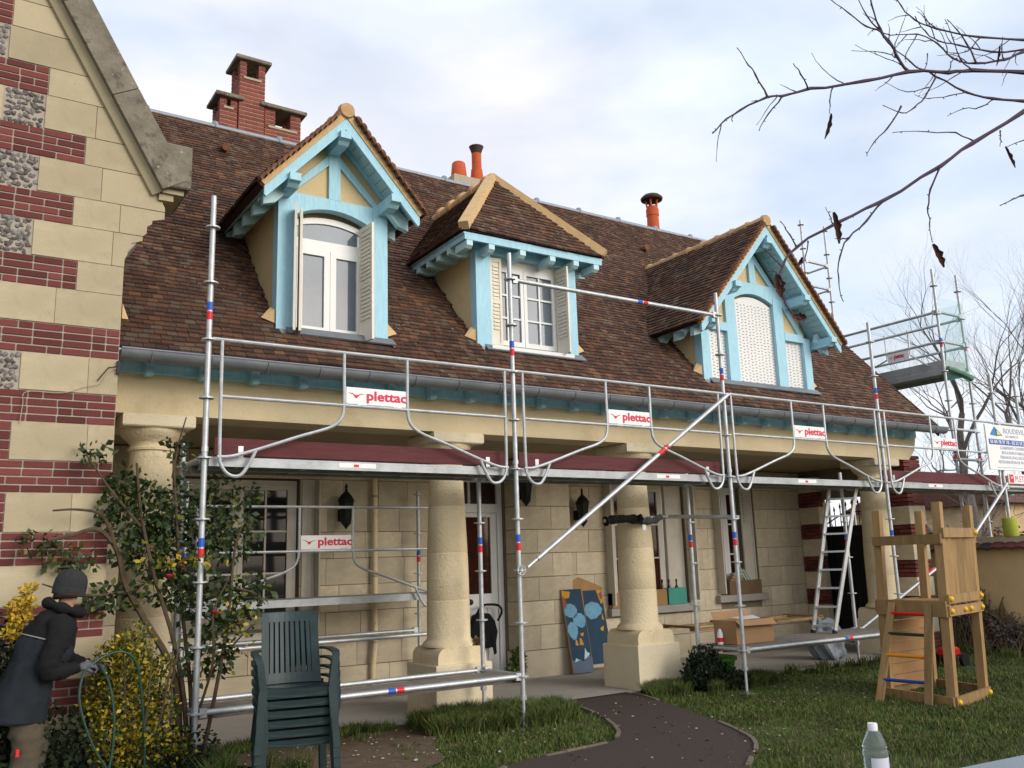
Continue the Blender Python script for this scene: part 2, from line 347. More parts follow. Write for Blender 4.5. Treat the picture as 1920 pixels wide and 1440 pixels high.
def inside(x, y, poly):
    c = False; j = len(poly) - 1
    for i in range(len(poly)):
        xi, yi = poly[i]; xj, yj = poly[j]
        if (yi > y) != (yj > y) and x < (xj - xi) * (y - yi) / (yj - yi) + xi: c = not c
        j = i
    return c
ke = tag(link(bpy.data.objects.new('kerb', None)), 'low weathered stone kerb edging the dark garden path', 'kerb'); ke['kind'] = 'structure'
for line in (PL[8:], PR[4:]):
    k = 0
    while k < len(line) - 3:
        p, q = line[k], line[k + 3]
        d = (q - p); 
        MB().bar((p.x, p.y, GZ + .02), (q.x - d.x * .03, q.y - d.y * .03, GZ + .02), .035, .046 + random.uniform(-.008, .004)).build('kerb_stone', 'kerb', ke) if random.random() < .72 else None
        k += 3
structure(MB().box(-.64, 11.3, .90, 3.2, -.4, -.10).build('porch_floor', 'concrete'))

# ---------------------------------------------------------------- the house
EY, EZ, TR = .62, 3.36, math.tan(math.radians(47.5)); CR, SR = math.cos(math.radians(47.5)), math.sin(math.radians(47.5))
RY, RZ = 4.53, 3.36 + (4.53 - .62) * TR
def roof_z(y): return EZ + (y - EY) * TR
house = thing('house', (5.5, 2.0, GZ), 'long cream stone house with brown tiled roof, blue dormers and a columned porch', 'house')

# porch wall
OPEN = [(.50, 1.97, .73, 2.52), (3.86, 4.94, -.2, 2.66), (6.83, 8.42, .72, 2.62), (9.10, 10.06, .80, 2.60)]
WY = 3.15
core = MB()
xs = [-.64, *[v for o in OPEN for v in o[:2]], 11.3]
for i in range(0, len(xs), 2): core.box(xs[i], xs[i + 1], WY + .02, WY + .35, -.2, 2.9)
for o in OPEN:
    if o[2] > 0: core.box(o[0], o[1], WY + .02, WY + .35, -.2, o[2])
    core.box(o[0], o[1], WY + .02, WY + .35, o[3], 2.9)
pw = core.build('porch_wall', 'dmortar', house)
BLK = unit_mesh('stone_block', 'stone2', .012)
def block(x0, x1, z0, z1, y0, d, parent, name='stone_block', me=None):
    return put(name, me or BLK, parent, ((x0 + x1) / 2, y0 + d / 2 + random.uniform(-.002, .002), (z0 + z1) / 2), scale=(x1 - x0, d, z1 - z0))
zc = [.25 + .324 * i for i in range(9)]
PIL = [(4.96, 5.88)]
for i in range(8):
    z0, z1 = zc[i] + .004, zc[i + 1] - .004
    iv = [(-.64, 11.3)]
    for o in list(OPEN) + [(a, b, -1, 9) for a, b in PIL]:
        if o[2] < z1 - .02 and o[3] > z0 + .02:
            nv = []
            for a, b in iv:
                if o[0] > a + .05: nv.append((a, min(b, o[0])))
                if o[1] < b - .05: nv.append((max(a, o[1]), b))
            iv = [(a, b) for a, b in nv if b - a > .03]
    for a, b in iv:
        x = a; first = True
        while x < b - 1e-3:
            w = random.uniform(.42, .62) * (.6 if first and i % 2 else 1); first = False
            if b - (x + w) < .18: w = b - x
            block(x + .003, min(x + w, b) - .003, z0, z1, WY, .05, pw); x += w
xs2 = [-.64, 3.86, 4.94, 11.3]
for a, b in ((-.64, 3.86), (5.9, 11.3)):
    x = a
    while x < b:
        w = min(random.uniform(1.0, 1.5), b - x); w = b - x if b - x - w < .4 else w
        block(x + .003, x + w - .003, -.11, .246, WY - .03, .09, pw, 'plinth_stone'); x += w
# pilaster beside the front door
pc = MB().box(4.97, 5.87, 2.89, WY + .03, -.2, 2.86).build('pilaster', 'dmortar', house)
for i in range(8):
    z0, z1 = zc[i] + .004, zc[i + 1] - .004; sp = 5.42 + (.13 if i % 2 else -.12)
    for a, b in ((4.955, sp), (sp, 5.885)):
        put('stone_block', BLK, pc, ((a + b) / 2, 3.01, (z0 + z1) / 2), scale=(b - a - .006, .28, z1 - z0))
MB().cbox(4.93, 5.93, 2.84, WY, -.11, .246, .01).build('plinth_stone', 'stone2', pc)
# window of small panes
def casement(x0, x1, z0, z1, y, cols, rows, fm, gm, parent, name='window', fw=.055, leaf=.06, bar=.022, mid=True):
    """an outer frame, two leaves with glazing bars, and one pane per opening"""
    f = MB()
    f.box(x0, x0 + fw, y, y + .07, z0, z1).box(x1 - fw, x1, y, y + .07, z0, z1).box(x0 + fw, x1 - fw, y, y + .07, z1 - fw, z1).box(x0 + fw, x1 - fw, y, y + .07, z0, z0 + fw)
    w = f.build(name, fm, parent)
    xm = (x0 + x1) / 2
    for a, b in ((x0 + fw, xm), (xm, x1 - fw)) if mid else ((x0 + fw, x1 - fw),):
        m = MB(); za, zb = z0 + fw + .003, z1 - fw - .003; a += .003; b -= .003
        m.box(a, a + leaf, y - .012, y + .05, za, zb).box(b - leaf, b, y - .012, y + .05, za, zb).box(a + leaf, b - leaf, y - .012, y + .05, zb - leaf, zb).box(a + leaf, b - leaf, y - .012, y + .05, za, za + leaf * 1.3)
        ga, gb, gc, gd = a + leaf, b - leaf, za + leaf * 1.3, zb - leaf
        for i in range(1, cols): xx = ga + (gb - ga) * i / cols; m.box(xx - bar / 2, xx + bar / 2, y - .006, y + .03, gc, gd)
        for j in range(1, rows):
            zz = gc + (gd - gc) * j / rows
            for i in range(cols):
                p = ga + (gb - ga) * i / cols + (bar / 2 if i else 0); q = ga + (gb - ga) * (i + 1) / cols - (bar / 2 if i < cols - 1 else 0)
                m.box(p, q, y - .005, y + .029, zz - bar / 2, zz + bar / 2)
        m.build('sash', fm, w)
        for i in range(cols):
            for j in range(rows):
                p0 = ga + (gb - ga) * i / cols; p1 = ga + (gb - ga) * (i + 1) / cols; r0 = gc + (gd - gc) * j / rows; r1 = gc + (gd - gc) * (j + 1) / rows
                t = random.uniform(-.004, .004)
                MB().prism([(p0, y + .015 + t, r0), (p1, y + .015, r0), (p1, y + .015 - t, r1), (p0, y + .015, r1)], (0, .006, 0)).build('pane', gm, w)
    return w
w1 = casement(.52, 1.95, .76, 2.50, WY + .08, 2, 3, 'oldwhite', 'glass', house)
w2 = casement(6.9, 8.02, .78, 2.58, WY + .10, 2, 3, 'oldwhite', 'glassred', house)
w3 = casement(9.12, 9.72, .82, 2.56, WY + .10, 1, 3, 'white', 'glassred', house)
for w, (a, b, z) in ((w1, (.44, 2.16, .72)), (w2, (6.72, 8.52, .71)), (w3, (8.99, 10.14, .795))):
    MB().cbox(a, b, WY - .10, WY + .12, z - .115, z, .01).build('sill', 'concrete' if w is not w1 else 'oldwhite', w)
MB().box(8.05, 8.40, WY + .06, WY + .13, .73, 2.60).build('reveal_board', 'oldwhite', w2)
def shutter(w, x0, x1, z0, z1, y, m='offwhite', slats=0, name='shutter', ang=0.0, parts=2):
    """folding metal shutter leaves hinged at x0 and turned by ang out of the wall plane"""
    n = (x1 - x0) / parts; a = MB()
    ca, sa = math.cos(ang), math.sin(ang)
    def P(u, d, z): return (x0 + u * ca + d * sa, y + u * sa - d * ca, z)
    def bx(u0, u1, d0, d1, za, zb, mb):
        vs = [P(u, d, z) for z in (za, zb) for u, d in ((u0, d0), (u1, d0), (u1, d1), (u0, d1))]
        fs = [(0, 3, 2, 1), (4, 5, 6, 7), (0, 1, 5, 4), (1, 2, 6, 5), (2, 3, 7, 6), (3, 0, 4, 7)]
        mb.add(vs, fs); 
    for k in range(parts):
        u0, u1 = k * n + .004, (k + 1) * n - .004
        for q in ((u0, u0 + .03), (u1 - .03, u1)): bx(*q, 0, .026, z0, z1, a)
        for zz in (z0, (z0 + z1) / 2 - .02, z1 - .05): bx(u0 + .03, u1 - .03, .002, .024, zz, zz + .05, a)
        bx(u0 + .03, u1 - .03, .008, .014, z0 + .04, z1 - .04, a)
    o = a.build(name, m, w)
    if slats:
        zz0, zz1 = z0 + (z1 - z0) * .18, z1 - .08
        for k in range(parts):
            for i in range(slats):
                zz = zz0 + (zz1 - zz0) * i / slats; h = (zz1 - zz0) / slats
                s = MB(); 
                for dd in (-.004, .016): bx(k * n + .045, (k + 1) * n - .045, dd, dd + .012, zz + h * .25, zz + h * .75, s)
                s.build('slat', m, o)
    return o
shutter(w1, 1.985, 2.15, .74, 2.5, WY + .0, 'oldwhite', parts=1)
MB().box(2.15, 2.17, WY - .17, WY + .0, .76, 2.5).build('shutter', 'oldwhite', w1)
MB().box(8.46, 8.49, WY - .17, WY - .0, .76, 2.56).build('shutter', 'oldwhite', w2)
MB().box(6.74, 6.77, WY - .17, WY - .0, .76, 2.56).build('shutter', 'oldwhite', w2)
s3 = shutter(w3, 9.76, 10.04, .84, 2.56, WY + .05, 'oldwhite', slats=0, parts=1)
for i in range(9): MB().box(9.81, 9.99, WY + .012, WY + .03, 1.98 + i * .055, 2.01 + i * .055).build('slat', 'oldwhite', s3)
MB().box(9.06, 9.085, WY - .16, WY, .82, 2.56).build('shutter', 'oldwhite', w3)
# front door
dr = MB().box(3.87, 3.97, WY + .04, WY + .16, -.1, 2.65).box(4.85, 4.93, WY + .04, WY + .16, -.1, 2.65).box(3.97, 4.85, WY + .04, WY + .16, 2.54, 2.65).box(3.97, 4.85, WY + .04, WY + .16, 2.12, 2.24).build('door', 'white', house)
dl = MB().box(3.975, 4.10, WY + .07, WY + .13, -.09, 2.115).box(4.75, 4.845, WY + .07, WY + .13, -.09, 2.115).box(4.10, 4.75, WY + .07, WY + .13, 2.06, 2.115).box(4.10, 4.75, WY + .07, WY + .13, -.09, 1.02)
for z0, z1 in ((.08, .42), (.5, .86)): dl.box(4.15, 4.70, WY + .055, WY + .072, z0, z0 + .03).box(4.15, 4.70, WY + .055, WY + .072, z1 - .03, z1).box(4.15, 4.18, WY + .055, WY + .072, z0 + .03, z1 - .03).box(4.67, 4.70, WY + .055, WY + .072, z0 + .03, z1 - .03)
dl.build('door_leaf', 'white', dr)
MB().box(4.10, 4.75, WY + .095, WY + .105, 1.02, 2.06).build('pane', 'glassred', dr)
for a, b in ((3.97, 4.39), (4.43, 4.85)): MB().box(a, b, WY + .08, WY + .09, 2.24, 2.54).build('pane', 'glasst', dr)
MB().box(4.39, 4.43, WY + .06, WY + .11, 2.24, 2.54).build('glazing_bar', 'oldwhite', dr)
MB().lathe([(.0, 0), (.012, 0), (.012, .03), (.034, .04), (.042, .06), (.034, .08), (0, .085)], n=14, cap=False).build('door_knob', 'black', dr, smooth=True)
bpy.data.objects['door_knob'].matrix_basis = Matrix.Translation((4.37, WY + .07, .92)) @ Matrix.Rotation(PI / 2, 4, 'X')
# drain pipe, ceiling, beam
dp = MB().tube([(2.93, 3.07, 2.75), (2.93, 3.07, .5), (2.90, 3.07, .2), (2.90, 3.07, -.1)], .035, 10).build('drain_pipe', 'column', house, smooth=True)
for z in (2.3, 1.3, .5): MB().tube([(2.93, 3.07, z), (2.93, 3.07, z + .03)], .04, 10).build('pipe_clip', 'mortar', dp)
MB().box(-.64, 11.3, 1.36, 3.45, 2.86, 2.92).build('porch_ceiling', 'ceiling', house)
beam = MB().xz([(-.64, 2.845), (11.30, 2.845), (11.48, 3.0), (11.55, 3.2), (11.55, 3.235), (-.64, 3.235)], .95, 1.36).build('beam', 'render', house)
# columns
SH = [(.285, .575), (.285, .60), (.265, .625), (.245, .64), (.235, .66), (.233, .9), (.232, 1.045), (.2275, 1.05), (.2275, 1.056), (.231, 1.061), (.229, 1.3), (.223, 1.545), (.2185, 1.55), (.2185, 1.556), (.222, 1.561), (.212, 1.8), (.203, 2.045), (.1985, 2.05), (.1985, 2.056), (.202, 2.061), (.190, 2.36), (.186, 2.53), (.204, 2.54), (.206, 2.562), (.190, 2.57), (.192, 2.60), (.212, 2.625), (.250, 2.655), (.278, 2.69), (.290, 2.72), (.290, 2.73)]
for cx in (-.17, 2.95, 5.66, 10.66):
    c = MB().lathe(SH, (cx, 1.23, 0), 36).build('column', 'column', house, smooth=True)
    MB().cbox(cx - .315, cx + .315, .915, 1.545, 2.73, 2.843, .012).build('abacus', 'plinth', c)
    prof = []
    for sx in (-1, 1):
        for a in range(6):
            t = a / 5 * PI / 2
            prof.append((sx * (.275 - .09 + .09 * math.cos(t)), .48 + .095 * math.sin(t)) if sx > 0 else (-(.275 - .09 + .09 * math.sin(t)), .48 + .095 * math.cos(t)))
    prof = sorted([p for p in prof if p[0] > 0], key=lambda p: p[1]) + sorted([p for p in prof if p[0] < 0], key=lambda p: -p[1])
    MB().xz([(cx - .275, .41), (cx + .275, .41)] and [(cx - .29, .41), (cx + .29, .41)] + [(cx + p[0] * 1.05, p[1]) for p in prof], .94, 1.52).build('base_block', 'column', c)
    MB().cbox(cx - .335, cx + .335, .90, 1.56, -.14, .41, .012).build('plinth', 'plinth', c)
# end wall of the porch with brick and stone quoins and an opening for the gate
ew = MB().box(11.34, 11.60, .98, 1.42, -.2, 2.84).box(11.34, 11.60, 2.86, 5.0, -.2, 2.84).box(11.34, 11.60, 1.42, 2.86, 2.35, 2.84)
for s in (0,):
    ew.prism([(11.34, 1.36, 2.84), (11.34, 8.4, 2.84), (11.34, 4.53, 7.45)], (.26, 0, 0))
ew = ew.build('end_wall', 'dmortar', house)
BRK = unit_mesh('brick', 'brick', .04)
def quoin(x0, x1, y0, y1, z0, z1, parent):
    """pier faces: bands of four brick courses between stone blocks"""
    z = z0; k = 0
    while z < z1 - .05:
        if k % 2 == 0:
            for c in range(4):
                zz = z + c * .063
                ny = max(1, round((y1 - y0) / .22)); off = (c % 2) * .5
                ys = [y0] + [y0 + (y1 - y0) * (i + off) / ny for i in range(1 if not off else 0, ny) if 0.02 < (i + off) / ny < .98] + [y1]
                for a, b in zip(ys[:-1], ys[1:]): put('brick', BRK, parent, ((x0 + x1) / 2, (a + b) / 2, zz + .03), scale=(x1 - x0, b - a - .009, .054))
            z += .255
        else:
            h = min(.30, z1 - z)
            put('stone_block', BLK, parent, ((x0 + x1) / 2, (y0 + y1) / 2, z + h / 2), scale=(x1 - x0 - .004, y1 - y0 - .004, h - .01)); z += h
        k += 1
quoin(11.22, 11.36, 2.72, 3.14, .0, 2.75, ew)
quoin(11.18, 11.62, .97, 1.40, -.1, 2.8, ew)

# ---------------------------------------------------------------- roofs
def tilefield(O, u, v, n, Lu, Lv, keep, w=.104, e=.076, tilt=.17, t=.011, seed=3):
    """list of (centre, half axes) of flat tiles in staggered rows"""
    rg = random.Random(seed); o = []; O, u, v, n = map(Vector, (O, u, v, n)); rows = int(Lv / e)
    for r in range(rows + 1):
        x = -(w / 2 if r % 2 else 0) + rg.uniform(-.02, .02)
        rowj = rg.uniform(-.005, .005)
        while x < Lu:
            ww = w * rg.uniform(.88, 1.1); xa, xb = max(x, 0), min(x + ww, Lu)
            if xb - xa > .03:
                vv = r * e + rg.uniform(-.006, .006) + rowj
                um = (xa + xb) / 2; vv += .010 * math.sin(um * 1.15 + r * .13 + seed) + .005 * math.sin(um * 3.7 + r * .4)
                p = O + u * um + v * (vv + e * .62)
                if keep(p):
                    tl = tilt + rg.uniform(-.02, .045)
                    vt = (v - n * tl).normalized(); nt_ = (n + v * tl).normalized(); ru = rg.uniform(-.015, .015); uu = (u + n * ru + v * rg.uniform(-.02, .02)).normalized()
                    o.append((p + n * (.016 + .007 * math.sin(um * 1.9 + vv * 2.3 + seed) + rg.uniform(0, .004)), uu * ((xb - xa) / 2 - .0022), vt * (e * .72), nt_ * t))
            x += ww
    return o
def tiles_stuff(lst, name, parent, m='tile'):
    b = MB()
    for c, a, bb, n in lst: b.obox(c, a, bb, n)
    return b.build(name, m, parent, kind='stuff')
TLM = MB().obox((0, 0, 0), (.5, 0, 0), (0, .5, 0), (0, 0, .5)).mesh('tile', 'tile')
def tile_objects(lst, parent, me=None, name='tile'):
    for c, a, bb, n in lst:
        R3 = Matrix((a.normalized(), bb.normalized(), a.normalized().cross(bb.normalized()))).transposed()
        put(name, me or TLM, parent, c, R3, (a.length * 2, bb.length * 2, n.length * 2))
DX = [(.93, 2.11, 2.0, .97), (3.33, 4.80, 2.1, 1.07), (6.90, 9.18, 1.6, .97)]
un = MB()
def under(x0, x1, y0, y1): un.prism([(x0, y0, roof_z(y0)), (x1, y0, roof_z(y0)), (x1, y1, roof_z(y1)), (x0, y1, roof_z(y1))], (0, .05 * SR, -.05 * CR))
xa = -.64
for a, b, yb_, yf_ in DX:
    under(xa, a, EY, RY); under(a, b, EY, yf_); under(a, b, yb_, RY); xa = b
under(xa, 11.60, EY, RY)
un.prism([(-.64, RY, RZ), (11.6, RY, RZ), (11.6, 8.5, RZ - (8.5 - RY) * TR), (-.64, 8.5, RZ - (8.5 - RY) * TR)], (0, -.05 * SR, -.05 * CR))
roof = un.build('roof', 'underlay', house)
def keep_main(p):
    for a, b, yb_, yf_ in DX:
        if a - .02 < p.x < b + .02 and p.y > yf_ - .03 and p.y < yb_ + .1: return False
    return True
tl = tilefield((-.63, EY, EZ), (1, 0, 0), (0, CR, SR), (0, -SR, CR), 12.26, (RY - EY) / CR - .05, keep_main, seed=5)
def dist(t): return (t[0] - CP).length
tl.sort(key=lambda t: dist(t))
tile_objects(tl[:300], roof)
tiles_stuff(tl[300:], 'tile_field', roof)
# verge along the gable end, ridge, vents
vr = MB().prism([(11.60, EY - .03, EZ - .16), (11.60, RY, RZ - .16), (11.60, RY, RZ + .02), (11.60, EY - .03, EZ + .02)], (.05, 0, 0)).build('verge_board', 'underlay', roof)
rg = MB().tube([(-.6, RY, RZ + .015), (11.64, RY, RZ + .015)], .045, 12).build('ridge_cap', 'zincl', roof, smooth=True)
for i in range(13):
    MB().lathe([(.05, -.05), (.055, 0), (.045, .035), (.02, .05)], (.2 + i * .93, RY, RZ + .05), 8).build('ridge_clip', 'zincl', rg)
for x, y in ((1.1, 3.95), (8.4, 3.75), (5.2, 3.7)):
    v = MB().tube([(x, y - .16, roof_z(y) + .02), (x, y + .12, roof_z(y) + .07)], .055, 10).build('roof_vent', 'vtile', roof, smooth=True)
# gutter, fascia, rafter tails
gp = [(-.087 * math.cos(PI * k / 10), -.087 * math.sin(PI * k / 10)) for k in range(11)]
gs = MB(); gv = [(x, .545 + a, 3.32 + b) for x in (-.6, 11.72) for a, b in gp] + [(x, .545 + a * .93, 3.32 + b * .93) for x in (-.6, 11.72) for a, b in gp]
n = 11
gf = [(i, i + 1, n + i + 1, n + i) for i in range(10)] + [(2 * n + i, 3 * n + i, 3 * n + i + 1, 2 * n + i + 1) for i in range(10)] + [(0, n, 3 * n, 2 * n), (n - 1, 3 * n - 1, 4 * n - 1, 2 * n - 1)]
gs.add(gv, gf).add([(x, .545 + a, 3.32 + b) for x in (-.6,) for a, b in gp], [tuple(range(11))]).add([(x, .545 + a, 3.32 + b) for x in (11.72,) for a, b in gp], [tuple(range(11))[::-1]])
gut = gs.build('gutter', 'zinc', house, smooth=True)
MB().tube([(-.6, .456, 3.325), (11.72, .456, 3.325)], .008, 6).build('gutter_bead', 'zincl', gut)
brm = MB().tube([(0, .545 - .091 * math.cos(PI * k / 10), 3.32 - .091 * math.sin(PI * k / 10)) for k in range(11)], .007, 6).mesh('gutter_bracket', 'zinc')
for i in range(24): put('gutter_bracket', brm, gut, (-.35 + i * .51, 0, 0))
MB().box(-.62, 11.5, .90, .948, 3.205, 3.34).build('fascia', 'blue', house)
soff = MB().prism([(-.62, .60, 3.335), (11.55, .60, 3.335), (11.55, .949, 3.40), (-.62, .949, 3.40)], (0, 0, .015)).build('eaves_soffit', 'blue', house)
rt = MB().xz([(-.035, 3.175), (.035, 3.175), (.035, 3.31), (-.035, 3.31)], .80, .899).mesh('rafter_tail', 'blue')
for i in range(25): put('rafter_tail', rt, soff, (-.30 + i * .48, 0, 0))
# ---------------------------------------------------------------- dormers
def purlin_end(x, z, y0, y1, parent, w=.115, h=.13):
    MB().prism([(x - w / 2, y1, z - h / 2), (x - w / 2, y1, z + h / 2), (x - w / 2, y0, z + h / 2), (x - w / 2, y0, z - h / 2 + .05), (x - w / 2, y0 + .05, z - h / 2 + .035), (x - w / 2, y0 + .09, z - h / 2)], (w, 0, 0)).build('purlin_end', 'blue', parent)
def gable_dormer(xc, hw, yb, apex, tp, x0, x1, yf, zsill, purl, panel_pts, panel_y):
    zt = lambda x: apex - abs(x - xc) * tp
    L_ = math.hypot(1, tp); c_, s_ = 1 / L_, tp / L_
    D = MB().xz(panel_pts, panel_y, panel_y + .04).build('dormer', 'ochre', house)
    for xa, xb in ((x0 + .01, x0 + .09), (x1 - .09, x1 - .01)):       # cheeks
        ze = zt(x0) - .03; ye = EY + (ze - EZ) / TR + .3
        MB().prism([(xa, yf + .09, roof_z(yf) - .35), (xa, yf + .09, ze), (xa, ye, ze), (xa, ye, ze - .3)], (xb - xa, 0, 0)).build('cheek', 'ochre', D)
    # roof: soffit boards, mortar bed, barge boards, tiles
    for sg in (-1, 1):
        e = Vector((sg * c_, 0, -s_)); nn_ = Vector((sg * s_, 0, c_)); A = Vector((xc, 0, apex)); lv = hw * L_
        def P(t, k, y): q = A + e * t + nn_ * k; return (q.x, y, q.z)
        nb = int(lv / .10)
        for i in range(nb):                                              # soffit planks run along the ridge
            a, b = lv * i / nb + .004, lv * (i + 1) / nb - .002
            MB().prism([P(a, -.05, yb + .036), P(b, -.05, yb + .036), P(b, -.034, yb + .036), P(a, -.034, yb + .036)], (0, 3.42 - yb, 0)).build('soffit_board', 'lblue', D)
        MB().prism([P(0, -.032, yb - .012), P(lv + .03, -.032, yb - .012), P(lv + .03, .034, yb - .012), P(0, .034, yb - .012)], (0, .07, 0)).build('mortar_bed', 'ymortar', D)
        MB().prism([P(0, -.03, yb + .06), P(lv + .025, -.03, yb + .06), P(lv + .025, .033, yb + .06), P(0, .033, yb + .06)], (0, 3.38 - yb, 0)).build('roof_deck', 'underlay', D)
        bt = .135
        MB().prism([(xc, yb, apex), (xc + sg * hw, yb, zt(xc + hw)), (xc + sg * hw, yb, zt(xc + hw) - bt), (xc + sg * (hw - .02), yb, zt(xc + hw) - bt - .02), (xc, yb, apex - bt * 1.35)], (0, .035, 0)).build('barge_board', 'blue', D)
        MB().prism([(xc, yf + .0, apex - .075), (xc + sg * (hw - .04), yf, zt(xc + hw - .04) - .075), (xc + sg * (hw - .04), yf, zt(xc + hw - .04) - .135), (xc, yf, apex - .145)], (0, .06, 0)).build('rafter', 'blue', D)
        eave = A + e * (lv + .05) + nn_ * .036; eave.y = yb - .02
        def keep(p): return p.z > roof_z(p.y) - .02
        u_ = (0, 1, 0)
        tf = tilefield(eave, u_, -e, nn_, 2.9, lv + .02, keep, w=.104, e=.076, seed=int(xc * 10) + sg)
        tiles_stuff(tf, 'tile_field', D)
        nv = int((lv + .03) / .083)
        for i in range(nv):                                              # verge tiles, seen end-on
            q = eave - e * (i + .45) * .083 - nn_ * .010
            m3 = Matrix((Vector((0, 1, 0)), -e, nn_ if sg * 1 else nn_)).transposed()
            if m3.determinant() < 0: m3 = Matrix((Vector((0, -1, 0)), -e, nn_)).transposed()
            put('verge_tile', VTM, D, (q.x, yb - .028, q.z), (m3 @ Matrix.Rotation(random.uniform(.16, .30), 3, 'X')), (random.uniform(.9, 1.1), 1, random.uniform(.9, 1.1)))
        # rafter tails under the side eaves
        xe = xc + sg * (hw - .05)
        k = 0
        y = yf - .12
        while True:
            zz = zt(xc + hw) - .10
            if zz < roof_z(y) - .05 or k > 8: break
            MB().prism([(xe, y, zz + .07), (xe - sg * .22, y, zz + .26), (xe - sg * .26, y, zz + .13), (xe - sg * .12, y, zz - .02), (xe, y, zz - .06)], (0, .07, 0)).build('rafter_tail', 'lblue', D); y += .33; k += 1
    # ridge tiles
    zr = apex + .034 / c_ + .02
    yend = EY + (zr - EZ) / TR + .1
    y = yb - .04; i = 0
    while y < yend:
        l = .33
        MB().tube([(xc, y, zr - .045), (xc, y + .05, zr - .045), (xc, y + .055, zr - .05), (xc, y + l, zr - .055)], [.080, .096, .086, .080], 12).build('ridge_tile', 'ytile', D, smooth=True); y += l * .93; i += 1
    for px, pz in purl: purlin_end(px, pz, yb - .05, yf + .06, D)
    return D, zt
VTM = MB().add(*(lambda n: ([(x, .048 * math.cos(PI * k / n), .036 * math.sin(PI * k / n)) for x in (-.05, .06) for k in range(n + 1)],
      [(k, k + 1, n + 2 + k, n + 1 + k) for k in range(n)] + [tuple(range(n + 1)), tuple(range(2 * n + 1, n, -1)), (0, n + 1, 2 * n + 1, n)]))(8)).mesh('verge_tile', 'vtile')

def arch_panel(x0, x1, z0, zs, zc, zt_, y0, y1):
    """beam whose underside is a segmental arch: springs at zs, crown zc, flat top zt_"""
    n = 14; xm = (x0 + x1) / 2
    pts = [(x0, zt_), (x0, zs)] + [(x0 + (x1 - x0) * i / n, zs + (zc - zs) * (1 - ((x0 + (x1 - x0) * i / n - xm) / ((x1 - x0) / 2)) ** 2)) for i in range(1, n)] + [(x1, zs), (x1, zt_)]
    b = MB()
    k = len(pts); up = [pts[1]] + pts[2:-2] + [pts[-2]]
    for a, c in zip(up[:-1], up[1:]): b.prism([(a[0], y0, a[1]), (c[0], y0, c[1]), (c[0], y0, zt_), (a[0], y0, zt_)], (0, y1 - y0, 0))
    return b

# --- first dormer: tall gable, arched window with open shutters
YF = 1.0
D1, zt1 = gable_dormer(1.52, .86, .70, 6.16, 1.11, .91, 2.13, YF, 3.74, [(1.50, 5.87), (.96, 5.28), (2.08, 5.28)], [(.95, 5.22), (2.09, 5.22), (2.09, 5.50), (1.52, 6.10), (.95, 5.50)], YF + .045)
for a, b in ((.905, 1.075), (1.965, 2.135)): MB().cbox(a, b, YF, YF + .14, 3.62, 5.34, .006).build('post', 'blue', D1)
arch_panel(1.076, 1.964, 0, 5.05, 5.175, 5.295, YF + .008, YF + .12).build('tie_beam', 'blue', D1)
MB().box(1.455, 1.585, YF + .006, YF + .06, 5.296, 5.98).build('king_post', 'blue', D1)
for sg in (-1, 1):
    MB().prism([(1.52 + sg * .46, YF + .012, 5.297), (1.52 + sg * .54, YF + .012, 5.297), (1.52 + sg * .066, YF + .012, 5.80), (1.52 + sg * .066, YF + .012, 5.68)], (0, .05, 0)).build('brace', 'blue', D1)
def arched_window(x0, x1, z0, zs, zc, y, zt_, parent):
    n = 12; xm = (x0 + x1) / 2; hw_ = (x1 - x0) / 2
    az = lambda x, o=0: zs - o + (zc - zs) * (1 - ((x - xm) / hw_) ** 2)
    f = MB().box(x0, x0 + .05, y, y + .07, z0, zs).box(x1 - .05, x1, y, y + .07, z0, zs).box(x0 + .05, x1 - .05, y, y + .07, z0, z0 + .06).box(x0 + .05, x1 - .05, y - .01, y + .07, zt_ - .05, zt_ + .05)
    for i in range(n):
        a, b = x0 + (x1 - x0) * i / n, x0 + (x1 - x0) * (i + 1) / n
        f.prism([(a, y, az(a, .065)), (b, y, az(b, .065)), (b, y, az(b)), (a, y, az(a))], (0, .07, 0))
    w = f.build('window', 'white', parent)
    for a, b in ((x0 + .05, xm), (xm, x1 - .05)):
        m = MB(); za, zb = z0 + .062, zt_ - .052; a += .002; b -= .002
        m.box(a, a + .065, y - .015, y + .05, za, zb).box(b - .065, b, y - .015, y + .05, za, zb).box(a + .065, b - .065, y - .015, y + .05, zb - .065, zb).box(a + .065, b - .065, y - .015, y + .05, za, za + .075)
        m.build('sash', 'white', w); MB().box(a + .06, b - .06, y + .012, y + .02, za + .07, zb - .06).build('pane', 'glassup', w)
    pts = [(x0 + .05, zt_ + .05), (x1 - .05, zt_ + .05)] + [(x1 - .05 - (x1 - x0 - .1) * i / 10, az(x1 - .05 - (x1 - x0 - .1) * i / 10, .06)) for i in range(11)]
    MB().xz(pts, y + .02, y + .03).build('pane', 'glassup', w)
    MB().cbox(x0 - .02, x1 + .02, y - .14, y + .05, z0 - .05, z0, .006).build('sill', 'white', w)
    return w
wd1 = arched_window(1.10, 1.94, 3.76, 5.03, 5.12, YF + .13, 4.80, D1)
MB().xz([(1.08, 5.0), (1.96, 5.0), (1.96, 5.3), (1.08, 5.3)], YF + .21, YF + .24).build('lintel_board', 'ochre', D1)
shutter(wd1, 1.125, 1.36, 3.76, 5.10, YF + .05, slats=0, ang=-PI / 2 - .34, parts=1)
shutter(wd1, 1.165, 1.40, 3.76, 5.06, YF + .05, slats=0, ang=-PI / 2 - .26, parts=1)
shutter(wd1, 1.865, 2.15, 3.76, 5.05, YF + .10, slats=22, ang=-PI / 2 + .10, parts=1)
